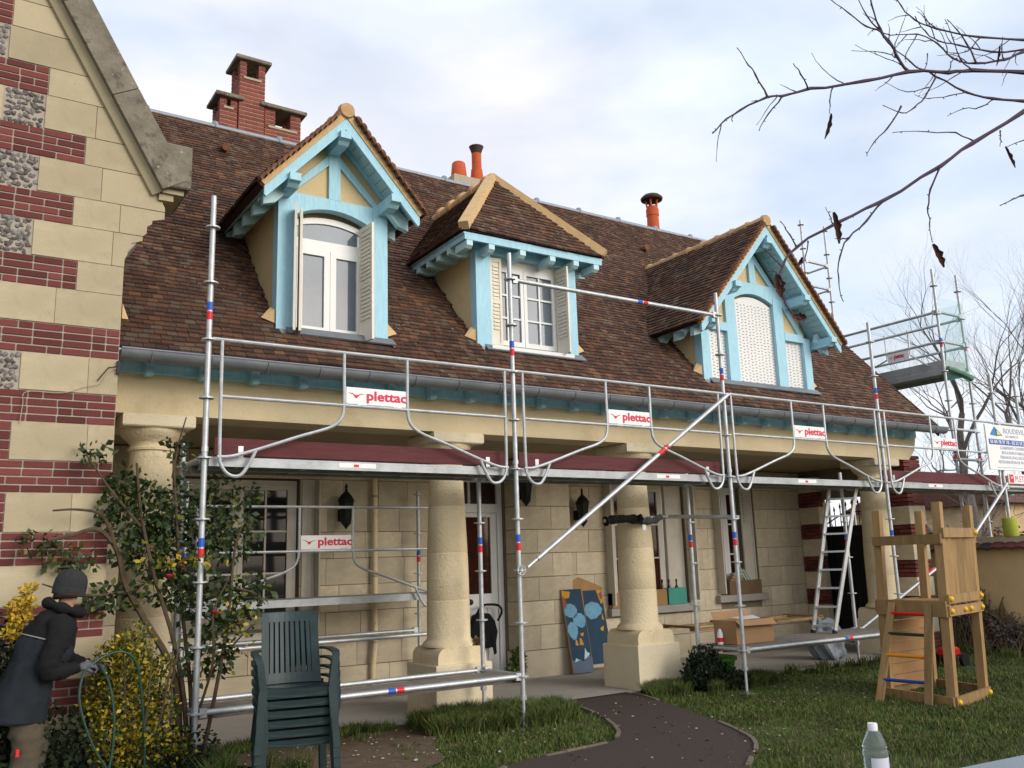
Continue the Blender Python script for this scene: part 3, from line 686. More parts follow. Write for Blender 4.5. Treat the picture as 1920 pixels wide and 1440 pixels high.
def flash(D, x0, x1, yf, w=.16):
    """zinc apron under the sill and ochre mortar fillets beside the posts"""
    MB().prism([(x0 + .1, yf - .055, roof_z(yf - .055) + .03), (x1 + .08, yf - .055, roof_z(yf - .055) + .03), (x1 + .06, yf + .02, roof_z(yf + .02) + .03), (x0 + .1, yf + .02, roof_z(yf + .02) + .03)], (0, -.012, .012)).build('apron', 'zinc', D)
    for x, sg in ((x0, -1), (x1, 1)):
        MB().prism([(x + sg * .002, yf + .06, roof_z(yf + .06) + .02), (x + sg * .13, yf + .10, roof_z(yf + .10) + .03), (x + sg * .02, yf + .14, roof_z(yf) + .27), (x + sg * .002, yf + .06, roof_z(yf) + .22)], (sg * .012, -.04, .0)).build('fillet', 'ymortar', D)
flash(D1, .91, 2.13, YF)
for xa_, xb_ in ((.91, 1.07), (1.97, 2.13)): MB().box(xa_ - .004, xb_ + .004, YF - .012, YF + .1, 3.60, 3.80).build('post_shoe', 'zinc', D1)

# --- third dormer: wide gable, closed openings filled with white hollow blocks
D3, zt3 = gable_dormer(8.03, 1.46, .68, 6.17, 1.13, 6.88, 9.19, YF, 3.76, [(8.03, 5.86), (7.30, 5.10), (8.76, 5.10), (6.78, 4.52), (9.28, 4.52)], [(6.95, 4.5), (9.11, 4.5), (9.11, 4.82), (8.03, 6.04), (6.95, 4.82)], YF + .125)
for a, b, zt_ in ((6.875, 7.03, 4.62), (9.03, 9.185, 4.62), (7.40, 7.60, 5.16), (8.42, 8.62, 5.16)):
    MB().cbox(a, b, YF, YF + .14, 3.66, zt_, .006).build('post', 'blue', D3)
    MB().cbox(a - .006, b + .006, YF - .014, YF + .1, 3.64, 3.80, .004).build('post_shoe', 'zinc', D3)
for a, b in ((7.031, 7.399), (8.621, 9.029)): MB().box(a, b, YF - .006, YF + .12, 4.54, 4.66).build('lintel', 'blue', D3)
arch_panel(7.601, 8.419, 0, 5.06, 5.17, 5.335, YF + .008, YF + .12).build('tie_beam', 'blue', D3)
for a, b in ((7.40, 7.601), (8.419, 8.62)): MB().box(a, b, YF + .008, YF + .12, 5.161, 5.335).build('tie_end', 'blue', D3)
MB().box(7.965, 8.095, YF + .006, YF + .06, 5.336, 5.93).build('king_post', 'blue', D3)
for sg in (-1, 1):
    MB().prism([(8.03 + sg * .36, YF + .012, 5.337), (8.03 + sg * .47, YF + .012, 5.337), (8.03 + sg * .066, YF + .012, 5.80), (8.03 + sg * .066, YF + .012, 5.66)], (0, .05, 0)).build('brace', 'blue', D3)
    MB().prism([(8.03 + sg * .92, YF + .012, 4.663), (8.03 + sg * 1.03, YF + .012, 4.663), (8.03 + sg * .60, YF + .012, 5.20), (8.03 + sg * .60, YF + .012, 5.06)], (0, .05, 0)).build('brace', 'blue', D3)
for q in ([(7.03, 4.6), (7.40, 4.6), (7.40, 5.3), (7.03, 4.88)], [(8.62, 4.6), (9.03, 4.6), (9.03, 4.88), (8.62, 5.3)], [(7.5, 5.3), (8.56, 5.3), (8.03, 5.92)]): MB().xz(q, YF + .045, YF + .09).build('infill_panel', 'ochre', D3)
def block_fill(x0, x1, z0, z1, zc, y, parent):
    n = 10; xm = (x0 + x1) / 2
    pts = [(x0, z0), (x1, z0)] + [(x1 - (x1 - x0) * i / n, z1 + (zc - z1) * (1 - ((x1 - (x1 - x0) * i / n - xm) / ((x1 - x0) / 2)) ** 2)) for i in range(n + 1)]
    p = MB().xz(pts, y, y + .04).build('block_panel', 'white', parent)
    s = MB(); nx = max(2, round((x1 - x0) / .075)); nz = int((z1 - z0) / .044)
    for i in range(nx):
        for j in range(nz):
            xx = x0 + (x1 - x0) * (i + .5) / nx + (.006 if j % 2 else -.006) ; zz = z0 + .03 + j * .044 + (.012 if i % 2 else 0)
            s.box(xx - .016, xx + .016, y - .002, y + .001, zz, zz + .010)
    s.build('slot', 'dmortar', p, kind='stuff')
block_fill(7.601, 8.419, 3.72, 5.02, 5.13, YF + .06, D3)
block_fill(7.031, 7.399, 3.72, 4.54, 4.54, YF + .06, D3)
block_fill(8.621, 9.029, 3.72, 4.54, 4.54, YF + .06, D3)
flash(D3, 6.88, 9.19, YF)

# --- second dormer: hipped roof
yf2, ye2, ze2, zr2, ya2 = 1.10, .87, 5.20, 6.40, 1.83
xl2, xr2, xc2 = 3.03, 5.11, 4.07
deck2 = MB().add([(xl2, ye2, ze2), (xr2, ye2, ze2), (xc2, ya2, zr2), (xc2, 3.5, zr2), (xl2, 3.5, ze2), (xr2, 3.5, ze2)], [(0, 1, 2), (0, 2, 3, 4), (1, 5, 3, 2), (0, 4, 5, 1), (4, 3, 5)])
D2 = deck2.build('dormer', 'underlay', house)
for xa_, xb_ in ((3.33, 3.41), (4.72, 4.80)):
    ye = EY + (5.16 - EZ) / TR + .3
    MB().prism([(xa_, yf2 + .09, roof_z(yf2) - .35), (xa_, yf2 + .09, 5.16), (xa_, ye, 5.16), (xa_, ye, 4.86)], (xb_ - xa_, 0, 0)).build('cheek', 'ochre', D2)
for j in range(14):
    a = ye2 + .02 + j * .18
    MB().box(xl2 + .02, xr2 - .02, a, a + .176, ze2 - .035, ze2 - .012).build('soffit_board', 'blue', D2)
for q in ((xl2 + .03, xr2 - .03, ye2 + .02, ye2 + .05), (xl2 + .03, xl2 + .06, ye2 + .051, 2.4), (xr2 - .06, xr2 - .03, ye2 + .051, 2.4)): MB().box(*q, ze2 - .10, ze2 - .036).build('fascia', 'blue', D2)
MB().box(3.34, 4.79, yf2 + .01, yf2 + .13, 5.06, 5.16).build('head_beam', 'blue', D2)
for x in (3.12, 3.42, 3.86, 4.30, 4.66, 4.98): MB().prism([(x - .04, ye2 + .01, ze2 - .11), (x - .04, yf2 + .05, ze2 - .11), (x - .04, yf2 + .05, ze2 - .2), (x - .04, ye2 + .05, ze2 - .2), (x - .04, ye2 + .01, ze2 - .17)], (.08, 0, 0)).build('rafter_tail', 'lblue', D2)
for sg, x in ((-1, xl2 + .03), (1, xr2 - .03)):
    for j in range(5): MB().prism([(x, 1.25 + j * .26, ze2 - .10), (x - sg * .3, 1.25 + j * .26, ze2 - .10), (x - sg * .3, 1.25 + j * .26, ze2 - .16), (x - sg * .14, 1.25 + j * .26, ze2 - .19), (x, 1.25 + j * .26, ze2 - .17)], (0, .07, 0)).build('rafter_tail', 'lblue', D2)
def keep2(p): return p.z > roof_z(p.y) - .02
v_ = Vector((0, ya2 - ye2, zr2 - ze2)).normalized(); n_ = Vector((1, 0, 0)).cross(v_)
lv = Vector((0, ya2 - ye2, zr2 - ze2)).length
def keepf(p):
    t = (p.z - ze2) / (zr2 - ze2); return xl2 + (xc2 - xl2) * t + .02 < p.x < xr2 - (xr2 - xc2) * t - .02
tiles_stuff(tilefield((xl2, ye2, ze2), (1, 0, 0), v_, n_, xr2 - xl2, lv - .05, keepf, seed=21), 'tile_field', D2)
for sg, xe in ((-1, xl2), (1, xr2)):
    v_ = Vector((xc2 - xe, 0, zr2 - ze2)).normalized(); n_ = Vector((sg * v_.z, 0, abs(v_.x)))
    lv = Vector((xc2 - xe, 0, zr2 - ze2)).length
    def keeps(p):
        t = (p.z - ze2) / (zr2 - ze2); return p.y > ye2 + (ya2 - ye2) * t + .02 and keep2(p)
    tiles_stuff(tilefield((xe, ye2, ze2), (0, 1, 0), v_, n_, 2.7, lv - .05, keeps, seed=23 + sg), 'tile_field', D2)
    MB().bar((xe, ye2 - .01, ze2 + .045), (xc2, ya2 + .02, zr2 + .055), .12, .10).build('hip_mortar', 'ymortar', D2)
MB().lathe([(.08, -.06), (.09, 0), (.07, .06), (.03, .09)], (xc2, ya2 + .02, zr2 + .02), 12).build('hip_cap', 'ymortar', D2, smooth=True)
y = ya2 + .08
while y < 3.45:
    MB().tube([(xc2, y, zr2 + .0), (xc2, y + .06, zr2 + .0), (xc2, y + .065, zr2 - .01), (xc2, y + .32, zr2 - .02)], [.115, .12, .10, .09], 12).build('ridge_tile', 'ytile', D2, smooth=True); y += .31
for a, b in ((3.325, 3.525), (4.68, 4.805)): MB().cbox(a, b, yf2, yf2 + .13, 3.75, 5.07, .006).build('post', 'blue', D2); 
for a, b in ((3.325, 3.525), (4.68, 4.805)): MB().box(a - .004, b + .004, yf2 - .012, yf2 + .1, 3.72, 3.90).build('post_shoe', 'zinc', D2)
MB().box(3.53, 4.68, yf2 + .1, yf2 + .18, 4.99, 5.07).build('roller_box', 'offwhite', D2)
wd2 = casement(3.54, 4.58, 3.93, 4.99, yf2 + .10, 2, 3, 'white', 'glassup', D2, fw=.045, leaf=.045)
MB().box(4.58, 4.68, yf2 + .10, yf2 + .17, 3.93, 4.99).build('reveal_board', 'offwhite', D2)
MB().cbox(3.5, 4.7, yf2 - .05, yf2 + .1, 3.88, 3.93, .005).build('sill', 'white', wd2)
shutter(wd2, 3.535, 3.70, 3.93, 5.03, yf2 + .05, slats=18, ang=-.05, parts=1)
shutter(wd2, 4.57, 4.82, 3.93, 5.03, yf2 + .10, slats=18, ang=-PI / 2 + .05, parts=1)
flash(D2, 3.33, 4.80, yf2)

# ---------------------------------------------------------------- chimneys
def brick_stack(name, x0, x1, y0, y1, z0, z1, parent, openz=None, cap=True, w=.11):
    core = MB()
    zc_ = openz[0] if openz else z1
    core.box(x0 + .008, x1 - .008, y0 + .008, y1 - .008, z0, zc_)
    st = core.build(name, 'bmortar', parent)
    def courses(za, zb, faces, xa, xb, ya, yb):
        k = 0; z = za
        while z < zb - .03:
            h = min(.062, zb - z)
            nx = max(1, round((xb - xa) / .2)); off = .5 * (k % 2)
            xs_ = [xa] + [xa + (xb - xa) * (i + off) / nx for i in range(0 if off else 1, nx) if .05 < (i + off) / nx < .95] + [xb]
            for a, b in zip(xs_[:-1], xs_[1:]): put('brick', CBM, st, ((a + b) / 2, (ya + yb) / 2, z + h / 2), scale=(b - a - .008, yb - ya + .002 * (k % 2), h - .009))
            z += .065; k += 1
    courses(z0, zc_, 0, x0, x1, y0, y1)
    if openz:
        for xa, xb in ((x0, x0 + w), (x1 - w, x1)):
            for ya, yb in ((y0, y0 + w), (y1 - w, y1)):
                core2 = MB().box(xa + .01, xb - .01, ya + .01, yb - .01, zc_, z1).build('flue_post', 'bmortar', parent)
                st2 = st; courses(zc_, z1, 0, xa, xb, ya, yb)
        MB().box(x0 + .06, x1 - .06, y0 - .012, y0 + .06, zc_ - .004, zc_ + .03).build('flue_sill', 'mortar', parent)
    if cap: MB().cbox(x0 - .07, x1 + .07, y0 - .07, y1 + .07, z1, z1 + .06, .01).build('cap_slab', 'coping', parent)
    return st
CBM = unit_mesh('brick', 'cbrick', .05)
ch = MB().box(1.35, 2.30, 4.80, 5.20, 7.0, 7.75).build('chimney', 'bmortar', house)
brick_stack('stack', 1.50, 1.89, 4.70, 5.14, 7.45, 8.90, ch, (8.62, 0))
brick_stack('stack', 1.23, 1.495, 4.72, 5.12, 7.45, 8.24, ch, (8.08, 0))
brick_stack('stack', 1.895, 2.46, 4.72, 5.12, 7.45, 8.24, ch, (7.94, 0), w=.17)
ch2 = MB().cbox(5.05, 5.80, 4.55, 5.0, 7.4, 7.84, .02).build('chimney', 'mortar', house)
MB().lathe([(.135, 0), (.14, .03), (.115, .28), (.10, .30), (.08, .30), (.08, .2)], (5.26, 4.75, 7.84), 18, cap=False).build('chimney_pot', 'terracotta', ch2, smooth=True)
MB().lathe([(.125, 0), (.10, .22), (.10, .25), (.085, .25), (.085, .55)], (5.62, 4.75, 7.84), 18).build('chimney_pot', 'terracotta', ch2, smooth=True)
cp_ = MB().lathe([(.085, .552), (.09, .58), (.12, .66), (.13, .68), (.02, .72)], (5.62, 4.75, 7.84), 12).build('pot_cowl', 'darkcap', ch2, smooth=True)
ch3 = MB().lathe([(.12, -.5), (.12, .0), (.115, .30), (.125, .31), (.125, .45), (.11, .46), (.11, .50), (.0, .50)], (9.62, 4.70, 7.70), 18, cap=False).build('chimney_pot', 'terracotta', house, smooth=True)
for k in range(5): MB().tube([(9.62 + .10 * math.cos(k * 1.257), 4.70 + .10 * math.sin(k * 1.257), 8.20), (9.62 + .12 * math.cos(k * 1.257), 4.70 + .12 * math.sin(k * 1.257), 8.36)], .02, 6).build('cowl_leg', 'terracotta', ch3)
MB().lathe([(.0, .60), (.21, .62), (.22, .66), (.16, .72), (.05, .75), (0, .75)], (9.62, 4.70, 7.72), 16, cap=False).build('pot_cowl', 'darkcap', ch3, smooth=True)

# ---------------------------------------------------------------- gabled wing on the left
WX, WYF, XC = -.645, .30, -3.4
def edge_x(z):
    if z < 4.08: return WX
    if z < 4.14: return -.625
    if z < 4.22: return -.60
    if z < 4.30: return -.51
    if z < 4.40: return -.48
    if z < 4.46: return -.44
    if z < 4.60: return -.34
    if z < 4.70: return -.36
    return -.40 - (z - 4.713) / 1.746
AP = 4.713 + (XC * -1 - .40) * 1.746
wing = MB().xz([(2 * XC - WX, -.3), (WX, -.3), (WX, 4.08), (-.50, 4.3), (-.45, 4.70), (XC, AP - .05), (2 * XC + .45, 4.7), (2 * XC + .5, 4.3), (2 * XC - WX, 4.08)], WYF + .012, WYF + .45).xz([(2 * XC - WX, -.3), (WX - .005, -.3), (WX - .005, 4.15), (2 * XC - WX, 4.15)], WYF + .452, 6.0).build('gable_wing', 'bmortar', house)
wr = MB().xz([(-.62, 4.75), (XC, AP - .35), (2 * XC + .62, 4.75), (2 * XC + .72, 4.7), (XC, AP - .2), (-.52, 4.7)], WYF + .46, 6.2).build('wing_roof', 'tile', house)
FLM = []
for q in range(3):
    bm = bmesh.new(); bmesh.ops.create_icosphere(bm, subdivisions=2, radius=1.0); rr = random.Random(q)
    for v in bm.verts: v.co *= rr.uniform(.7, 1.2); v.co.z *= .8
    me = bpy.data.meshes.new('flint'); bm.to_mesh(me); bm.free(); me.polygons.foreach_set('use_smooth', [True] * len(me.polygons)); me.materials.append(MT['flint']); FLM.append(me)
SBM = unit_mesh('stone_block', 'stone', .005)
BB = [1.516 + .5525 * i for i in range(-3, 10)]
BEND = {1.516: WX, }
def band_end(i):      # right end of brick band i (i counted from the lowest visible one)
    return {4: -1.0, 5: -1.06, 6: -1.0, 7: -1.31, 8: -1.61}.get(i, WX if i < 4 else -1.9)
def stone_piece(x0, x1, z0, z1):
    """a stone of the coursed gable; the right end follows the wall's outline"""
    r0, r1 = edge_x(z0 + .001), edge_x(z1 - .001)
    if x0 >= max(r0, r1) - .02: return
    if x1 <= min(r0, r1) + .001 and abs(r0 - r1) < 9:
        put('stone_block', SBM, wing, ((x0 + x1) / 2, WYF + .03, (z0 + z1) / 2), scale=(x1 - x0 - .0035, .06, z1 - z0 - .0035)); return
    ring = [(x0 + .003, z1 - .003), (x0 + .003, z0 + .003)]; n = 8
    for k in range(n + 1):
        z = z0 + .003 + (z1 - z0 - .006) * k / n; ring.append((max(min(x1, edge_x(z)), x0 + .004), z))
    MB().xz(ring, WYF + .0, WYF + .06).build('stone_block', 'stone', wing)
XL = -2.15
for i in range(-3, 9):
    zb = 1.516 + .5525 * i; e_ = band_end(i)
    # brick band
    for c in range(4):
        z = zb + c * .063; x = e_; k = 0
        while x > XL:
            w = (.105 if (k == 0 and c % 2) else random.choice((.215, .215, .215, .105)))
            put('brick', BRK, wing, (x - w / 2, WYF + .033, z + .031), scale=(w - .012, .06 + random.uniform(-.004, .004), .0505))
            x -= w; k += 1
    # stone course at the right of the band
    if e_ < WX - .01:
        xe = max(edge_x(zb), edge_x(zb + .25))
        sp = e_ + (xe - e_) * .5 if xe - e_ > .55 else None
        for a, b in (((e_, sp), (sp, xe)) if sp else ((e_, xe),)): stone_piece(a, b, zb, zb + .252)
    # stone course above the band
    z0, z1 = zb + .253, zb + .5515
    fl = {2: -1.355, 4: -1.34, 5: -1.335, 6: -1.32, 7: -1.62, 0: None, 1: None}.get(i)
    jamb = -1.385 if i <= 1 else None
    left = fl if fl else (jamb if jamb else XL)
    xe = max(edge_x(z0), edge_x(z1)); x = left
    while x < xe - .02:
        w = random.uniform(.36, .6)
        if xe - (x + w) < .2: w = xe - x
        stone_piece(x, x + w, z0, z1); x += w
    if jamb:
        for c in range(4):
            z = z0 + c * .0745; x = left; k = 0
            while x > XL:
                w = .105 if (k == 0 and c % 2) else .215
                put('brick', BRK, wing, (x - w / 2, WYF + .033, z + .037), scale=(w - .010, .06, .064)); x -= w; k += 1
    if fl:
        for a, b in ((fl - .31, fl),):
            if a < XL - .3: continue
            for q in range(42):
                fx, fz = a + .026 + (b - a - .052) * ((q % 7) + .5 * (q // 7 % 2)) / 6.5 + random.uniform(-.012, .012), z0 + .025 + (z1 - z0 - .05) * (q // 7) / 5 + random.uniform(-.012, .012)
                put('flint', FLM[q % 3], wing, (fx, WYF + .018, fz), (random.uniform(-.4, .4), random.uniform(0, 6), random.uniform(-.3, .3)), (random.uniform(.020, .038), random.uniform(.014, .026), random.uniform(.018, .034)))
        x = fl - .31
        while x > XL:
            stone_piece(max(x - .45, XL), x, z0, z1); x -= .45
# coping with moulding, kneeler
u = Vector((-1, 0, 1.746)).normalized(); pn = Vector((1.746, 0, 1)).normalized()
K0 = Vector((-.40, 0, 4.713))
def cp(t, k, y): q = K0 + u * t + pn * k; return (q.x, y, q.z)
TL = (AP - 4.713) / u.z
cop = MB()
nseg = 7
for i in range(nseg):
    a, b = TL * i / nseg + (.004 if i else -.02), TL * (i + 1) / nseg - .004
    MB().prism([cp(a, .0, WYF - .13), cp(b, .0, WYF - .13), cp(b, .23, WYF - .13), cp(a, .23, WYF - .13)], (0, .62, 0)).build('coping_stone', 'coping', wing)
MB().prism([cp(-.02, -.075, WYF - .035), cp(TL, -.075, WYF - .035), cp(TL, -.001, WYF - .07), cp(-.02, -.001, WYF - .07)], (0, .10, 0)).build('coping_moulding', 'stone', wing)
mir = lambda p: (2 * XC - p[0], p[1], p[2])
MB().prism([mir(cp(-.02, .0, WYF - .13)), mir(cp(TL, .0, WYF - .13)), mir(cp(TL, .23, WYF - .13)), mir(cp(-.02, .23, WYF - .13))], (0, .62, 0)).build('coping_stone', 'coping', wing)
MB().cbox(-.385, -.155, WYF - .12, WYF + .5, 4.735, 5.14, .012).build('kneeler', 'coping', wing)
for q in ((-.38, -.20, WYF - .06, WYF + .45, 4.69, 4.733), (-.40, -.28, WYF - .03, WYF + .45, 4.63, 4.689)): MB().box(*q).build('kneeler_corbel', 'stone', wing)
MB().prism([(-.64, WYF - .004, 3.66), (-.64, WYF - .004, 3.53), (-.59, WYF - .004, 3.53)], (0, .3, 0)).build('fillet', 'ymortar', wing)
cb = [(-.64, .285, 3.10), (-.66, .28, 3.10), (-.72, .28, 3.06), (-.78, .28, 2.96), (-.9, .28, 2.92), (-1.05, .28, 2.86), (-1.3, .28, 2.85), (-1.32, .28, 2.75), (-1.33, .28, 2.6)]
MB().tube([(p.x, p.y, p.z) for p in catmull(cb, 5)], .003, 6).build('cable', 'mortar', wing)
MB().tube([(-.66, .282, 3.11), (-.72, .28, 3.10), (-.80, .28, 2.98)], .0045, 6).box(-.66, -.635, .27, .30, 3.05, 3.16).build('cable_box', 'black', wing)
# ---------------------------------------------------------------- scaffolding
RO = MB().lathe([(.024, -.006), (.062, -.006), (.062, .006), (.024, .006)], n=14, cap=False)
for k in range(4): RO.tube([(.046 * math.cos(k * PI / 2), .046 * math.sin(k * PI / 2), .006), (.046 * math.cos(k * PI / 2), .046 * math.sin(k * PI / 2), .009)], .006, 5)
RO = RO.mesh('rosette', 'galv')
CL = MB().lathe([(.0243, -.036), (.0252, -.036), (.0252, .036), (.0243, .036)], n=10, cap=False)
CLR, CLB = CL.mesh('red_sticker', 'sred'), CL.mesh('blue_sticker', 'sblue')
SPG = MB().lathe([(.0245, -.02), (.029, -.02), (.029, .02), (.0245, .02)], n=10, cap=False).mesh('joint_sleeve', 'galv')
def standard(S_, x, y, z0, z1, rz, stick=(), jack=True, joints=()):
    o = MB().tube([(x, y, z0 + (.28 if jack else 0)), (x, y, z1)], .0242, 12).build('standard', 'galv', S_, smooth=True)
    if jack:
        MB().tube([(x, y, z0), (x, y, z0 + .3)], .017, 10).build('screw_jack', 'galv', o, smooth=True)
        MB().box(x - .07, x + .07, y - .07, y + .07, z0 - .006, z0).build('base_plate', 'galv', o)
        MB().tube([(x, y, z0 + .25), (x, y, z0 + .29)], .034, 8).build('jack_nut', 'galv', o)
    for z in rz: put('rosette', RO, o, (x, y, z))
    for z in stick: put('blue_sticker', CLB, o, (x, y, z + .042)); put('red_sticker', CLR, o, (x, y, z - .042))
    for z in joints: put('joint_sleeve', SPG, o, (x, y, z))
    return o
def ledger(S_, p, q, name='ledger', st=None, r=.0242):
    p, q = Vector(p), Vector(q); d = (q - p).normalized()
    o = MB().tube([p + d * .06, q - d * .06], r, 10).build(name, 'galv', S_, smooth=True)
    for a, s in ((p, 1), (q, -1)): MB().bar(a + d * s * .03, a + d * s * .085, .045, .07).build('wedge_head', 'galv', o)
    if st is not None:
        c = p + (q - p) * st; rot = d.to_track_quat('Z', 'Y')
        for me, k in ((CLB, -.042), (CLR, .042)):
            put(me.name.split('.')[0], me, o, c + d * k, rot)
    return o
GULL = [(-1, .28), (-.55, .26), (-.25, .06), (0, -.02), (.28, .10), (.6, .22), (1, .22), (.55, .10), (.30, -.06), (.12, -.34), (0, -.48), (-.12, -.36), (-.32, -.22), (-.22, -.16), (-.5, .10)]
def sign_plate(S_, x0, x1, z0, z1, y, parent, kind=0):
    s = MB().cbox(x0, x1, y - .006, y + .006, z0, z1, .003).build('sign', 'sign', parent)
    w, h = x1 - x0, z1 - z0
    MB().xz([(x0 + w * .165 + a * w * .135, z0 + h * .55 + b * h * .42) for a, b in GULL], y - .0085, y - .0065).build('bird_emblem', 'red', s)
    text('plettac', h * .78, 'red', s, (x0 + w * .325, y - .0075, z0 + h * .30), FRONT, bold=.0035, xscale=w * .665 / (h * .78 * 2.62))
    for k in (.18, .78): MB().box(x0 + w * k, x0 + w * k + .09, y - .009, y - .0065, z0 - .004, z0 + .014).build('clip', 'galv', s)
    return s
def guard_frame(S_, x0, x1, zd, y, sign=True, cut=None):
    """one-piece guardrail: two rails, end posts curling under the deck, two bent struts round the sign"""
    w = x1 - x0; k = w / 3.07
    X = lambda a: x0 + a * k
    g = MB(); r = .0168
    def arc(pts, n=6): return [(p.x, p.y, p.z) for p in catmull(pts, n)]
    top, mid = zd + 1.01, zd + .52
    g.tube([(x0 + .03, y, top), (x1 - .03, y, top)], r, 8).tube([(X(.11), y, mid), (X(2.96), y, mid)], r * .9, 8)
    for m in (0, 1):
        f = (lambda a: X(a)) if not m else (lambda a: X(3.07 - a))
        g.tube(arc([(f(.11), y, top), (f(.113), y, mid), (f(.118), y, zd + .05), (f(.135), y, zd - .06), (f(.20), y, zd - .135), (f(.29), y, zd - .14), (f(.36), y, zd - .05), (f(.42), y, zd + .075)]), r * .92, 8)
        g.tube(arc([(f(.10), y, zd + .01), (f(.22), y, zd + .02), (f(.42), y, zd + .08), (f(.8), y, zd + .215), (f(1.08), y, zd + .31), (f(1.19), y, zd + .40), (f(1.215), y, zd + .55), (f(1.215), y, zd + .8), (f(1.215), y, top)]), r * .92, 8)
    o = g.build('guard_frame', 'galv', S_, smooth=True)
    if sign: sign_plate(S_, X(1.235), X(1.835), mid + .018, mid + .175, y, o)
    return o
def deck(S_, x0, x1, y0, y1, z, stickx=None, m='galvd'):
    n = 2; w = (y1 - y0) / n
    for i in range(n):
        a, b = y0 + i * w + .006, y0 + (i + 1) * w - .006
        d = MB().box(x0, x1, a, b, z - .012, z + .004).box(x0, x1, a, a + .012, z - .075, z - .0125).box(x0, x1, b - .012, b, z - .075, z - .0125).box(x0, x1, a + .0125, a + .04, z - .075, z - .069)
        for k in range(5): xx = x0 + (x1 - x0) * (k + .5) / 5; d.box(xx - .02, xx + .02, a + .0125, b - .0125, z - .06, z - .0125)
        o = d.build('deck_plank', m, S_)
        if i == 0 and stickx:
            MB().box(x0 + stickx, x0 + stickx + .36, a - .002, a - .0005, z - .052, z - .010).build('maker_label', 'sign', o)
            MB().box(x0 + stickx + .14, x0 + stickx + .19, a - .004, a - .0022, z - .045, z - .02).build('label_mark', 'sred', o)
def toe_board(S_, x0, x1, y, z0, z1):
    t = MB().cbox(x0, x1, y, y + .03, z0, z1, .004).build('toe_board', 'toe', S_)
    for x in (x0 + .22, x1 - .22): MB().box(x - .022, x + .022, y - .006, y - .001, z0 - .03, z0 + .085).build('board_clip', 'galv', t)

sc = thing('scaffold', (6.1, .36, GZ), 'galvanised ring scaffold running along the front of the house porch', 'scaffold')
PX = [0, 3.07, 6.14, 9.21, 12.28]
rz = [.35 + .5 * i for i in range(9)]
for i, x in enumerate(PX):
    if i < 4: standard(sc, x, 0, GZ + .01, 4.64, rz, (1.62, 3.60), joints=(2.42,))
    else: standard(sc, x, 0, 1.72, 4.15, [v for v in rz if 1.8 < v < 4], (2.9,), jack=False)
    top = 2.56 if i < 4 else 3.9
    if i < 4: standard(sc, x, .73, GZ + .03 if i else GZ + .02, top, rz[:5], (1.62,))
    for z in (.35, 2.35):
        if i < 4 or z > 1: ledger(sc, (x, 0, z), (x, .73, z), 'transom')
ledger(sc, (0, 0, .35), (3.07, 0, .35), st=.56); ledger(sc, (0, .73, .35), (3.07, .73, .35), st=.45)
ledger(sc, (6.14, 0, .35), (9.21, 0, .35), st=.62); ledger(sc, (6.14, .73, .35), (9.21, .73, .35))
ledger(sc, (3.07, 0, 4.35), (6.14, 0, 4.35), st=.60)
deck(sc, .06, 3.01, .10, .42, .36, m='dirtdeck'); deck(sc, 6.2, 9.15, .06, .68, .375, m='dirtdeck')
for i in range(4):
    deck(sc, PX[i] + .05, PX[i + 1] - .05, .05, .68, 2.365, stickx=(1.15, 1.9, 1.25, 1.05)[i])
    guard_frame(sc, PX[i], PX[i + 1], 2.35, -.01 if i != 3 else -.01)
for i in (0, 1, 3): toe_board(sc, PX[i] + .10, PX[i + 1] - .06, .085, 2.385, 2.535)
# diagonal braces
br = MB().tube([(3.14, -.05, 1.375), (3.26, -.05, 1.455)], .016, 8).tube([(3.26, -.05, 1.455), (6.14, -.05, 3.325)], .0242, 12).tube([(6.14, -.05, 3.325), (6.22, -.05, 3.36)], .016, 8).build('diagonal_brace', 'galv', sc, smooth=True)
dd = Vector((2.88, 0, 1.87)).normalized(); cc_ = Vector((5.02, -.05, 2.598))
put('red_sticker', CLR, br, cc_, dd.to_track_quat('Z', 'Y'), (1.04, 1.04, 1.6)); put('red_sticker', CLR, br, cc_ + dd * .1, dd.to_track_quat('Z', 'Y'), (1.03, 1.03, .6))
hw_ = MB().tube([(3.07 + .045 * math.cos(a), -.045, 1.35 + .045 * math.sin(a)) for a in [k * PI / 10 for k in range(21)]], .006, 6)
for k in range(6): hw_.tube([(3.07, -.045, 1.35), (3.07 + .044 * math.cos(k * PI / 3), -.045, 1.35 + .044 * math.sin(k * PI / 3))], .005, 5)
hw_.lathe([(.014, -.02), (.014, .02)], (3.07, -.045, 1.35), 8).build('rosette_wheel', 'alu', br)
br2 = MB().tube([(12.3, -.03, 2.40), (11.1, .0, 1.52), (9.30, .70, .36)], .0242, 10).build('diagonal_brace', 'galv', sc, smooth=True)
put('red_sticker', CLR, br2, (10.45, .27, 1.115), (Vector((1.8, -.7, 1.16))).to_track_quat('Z', 'Y'), (1.04, 1.04, 2))
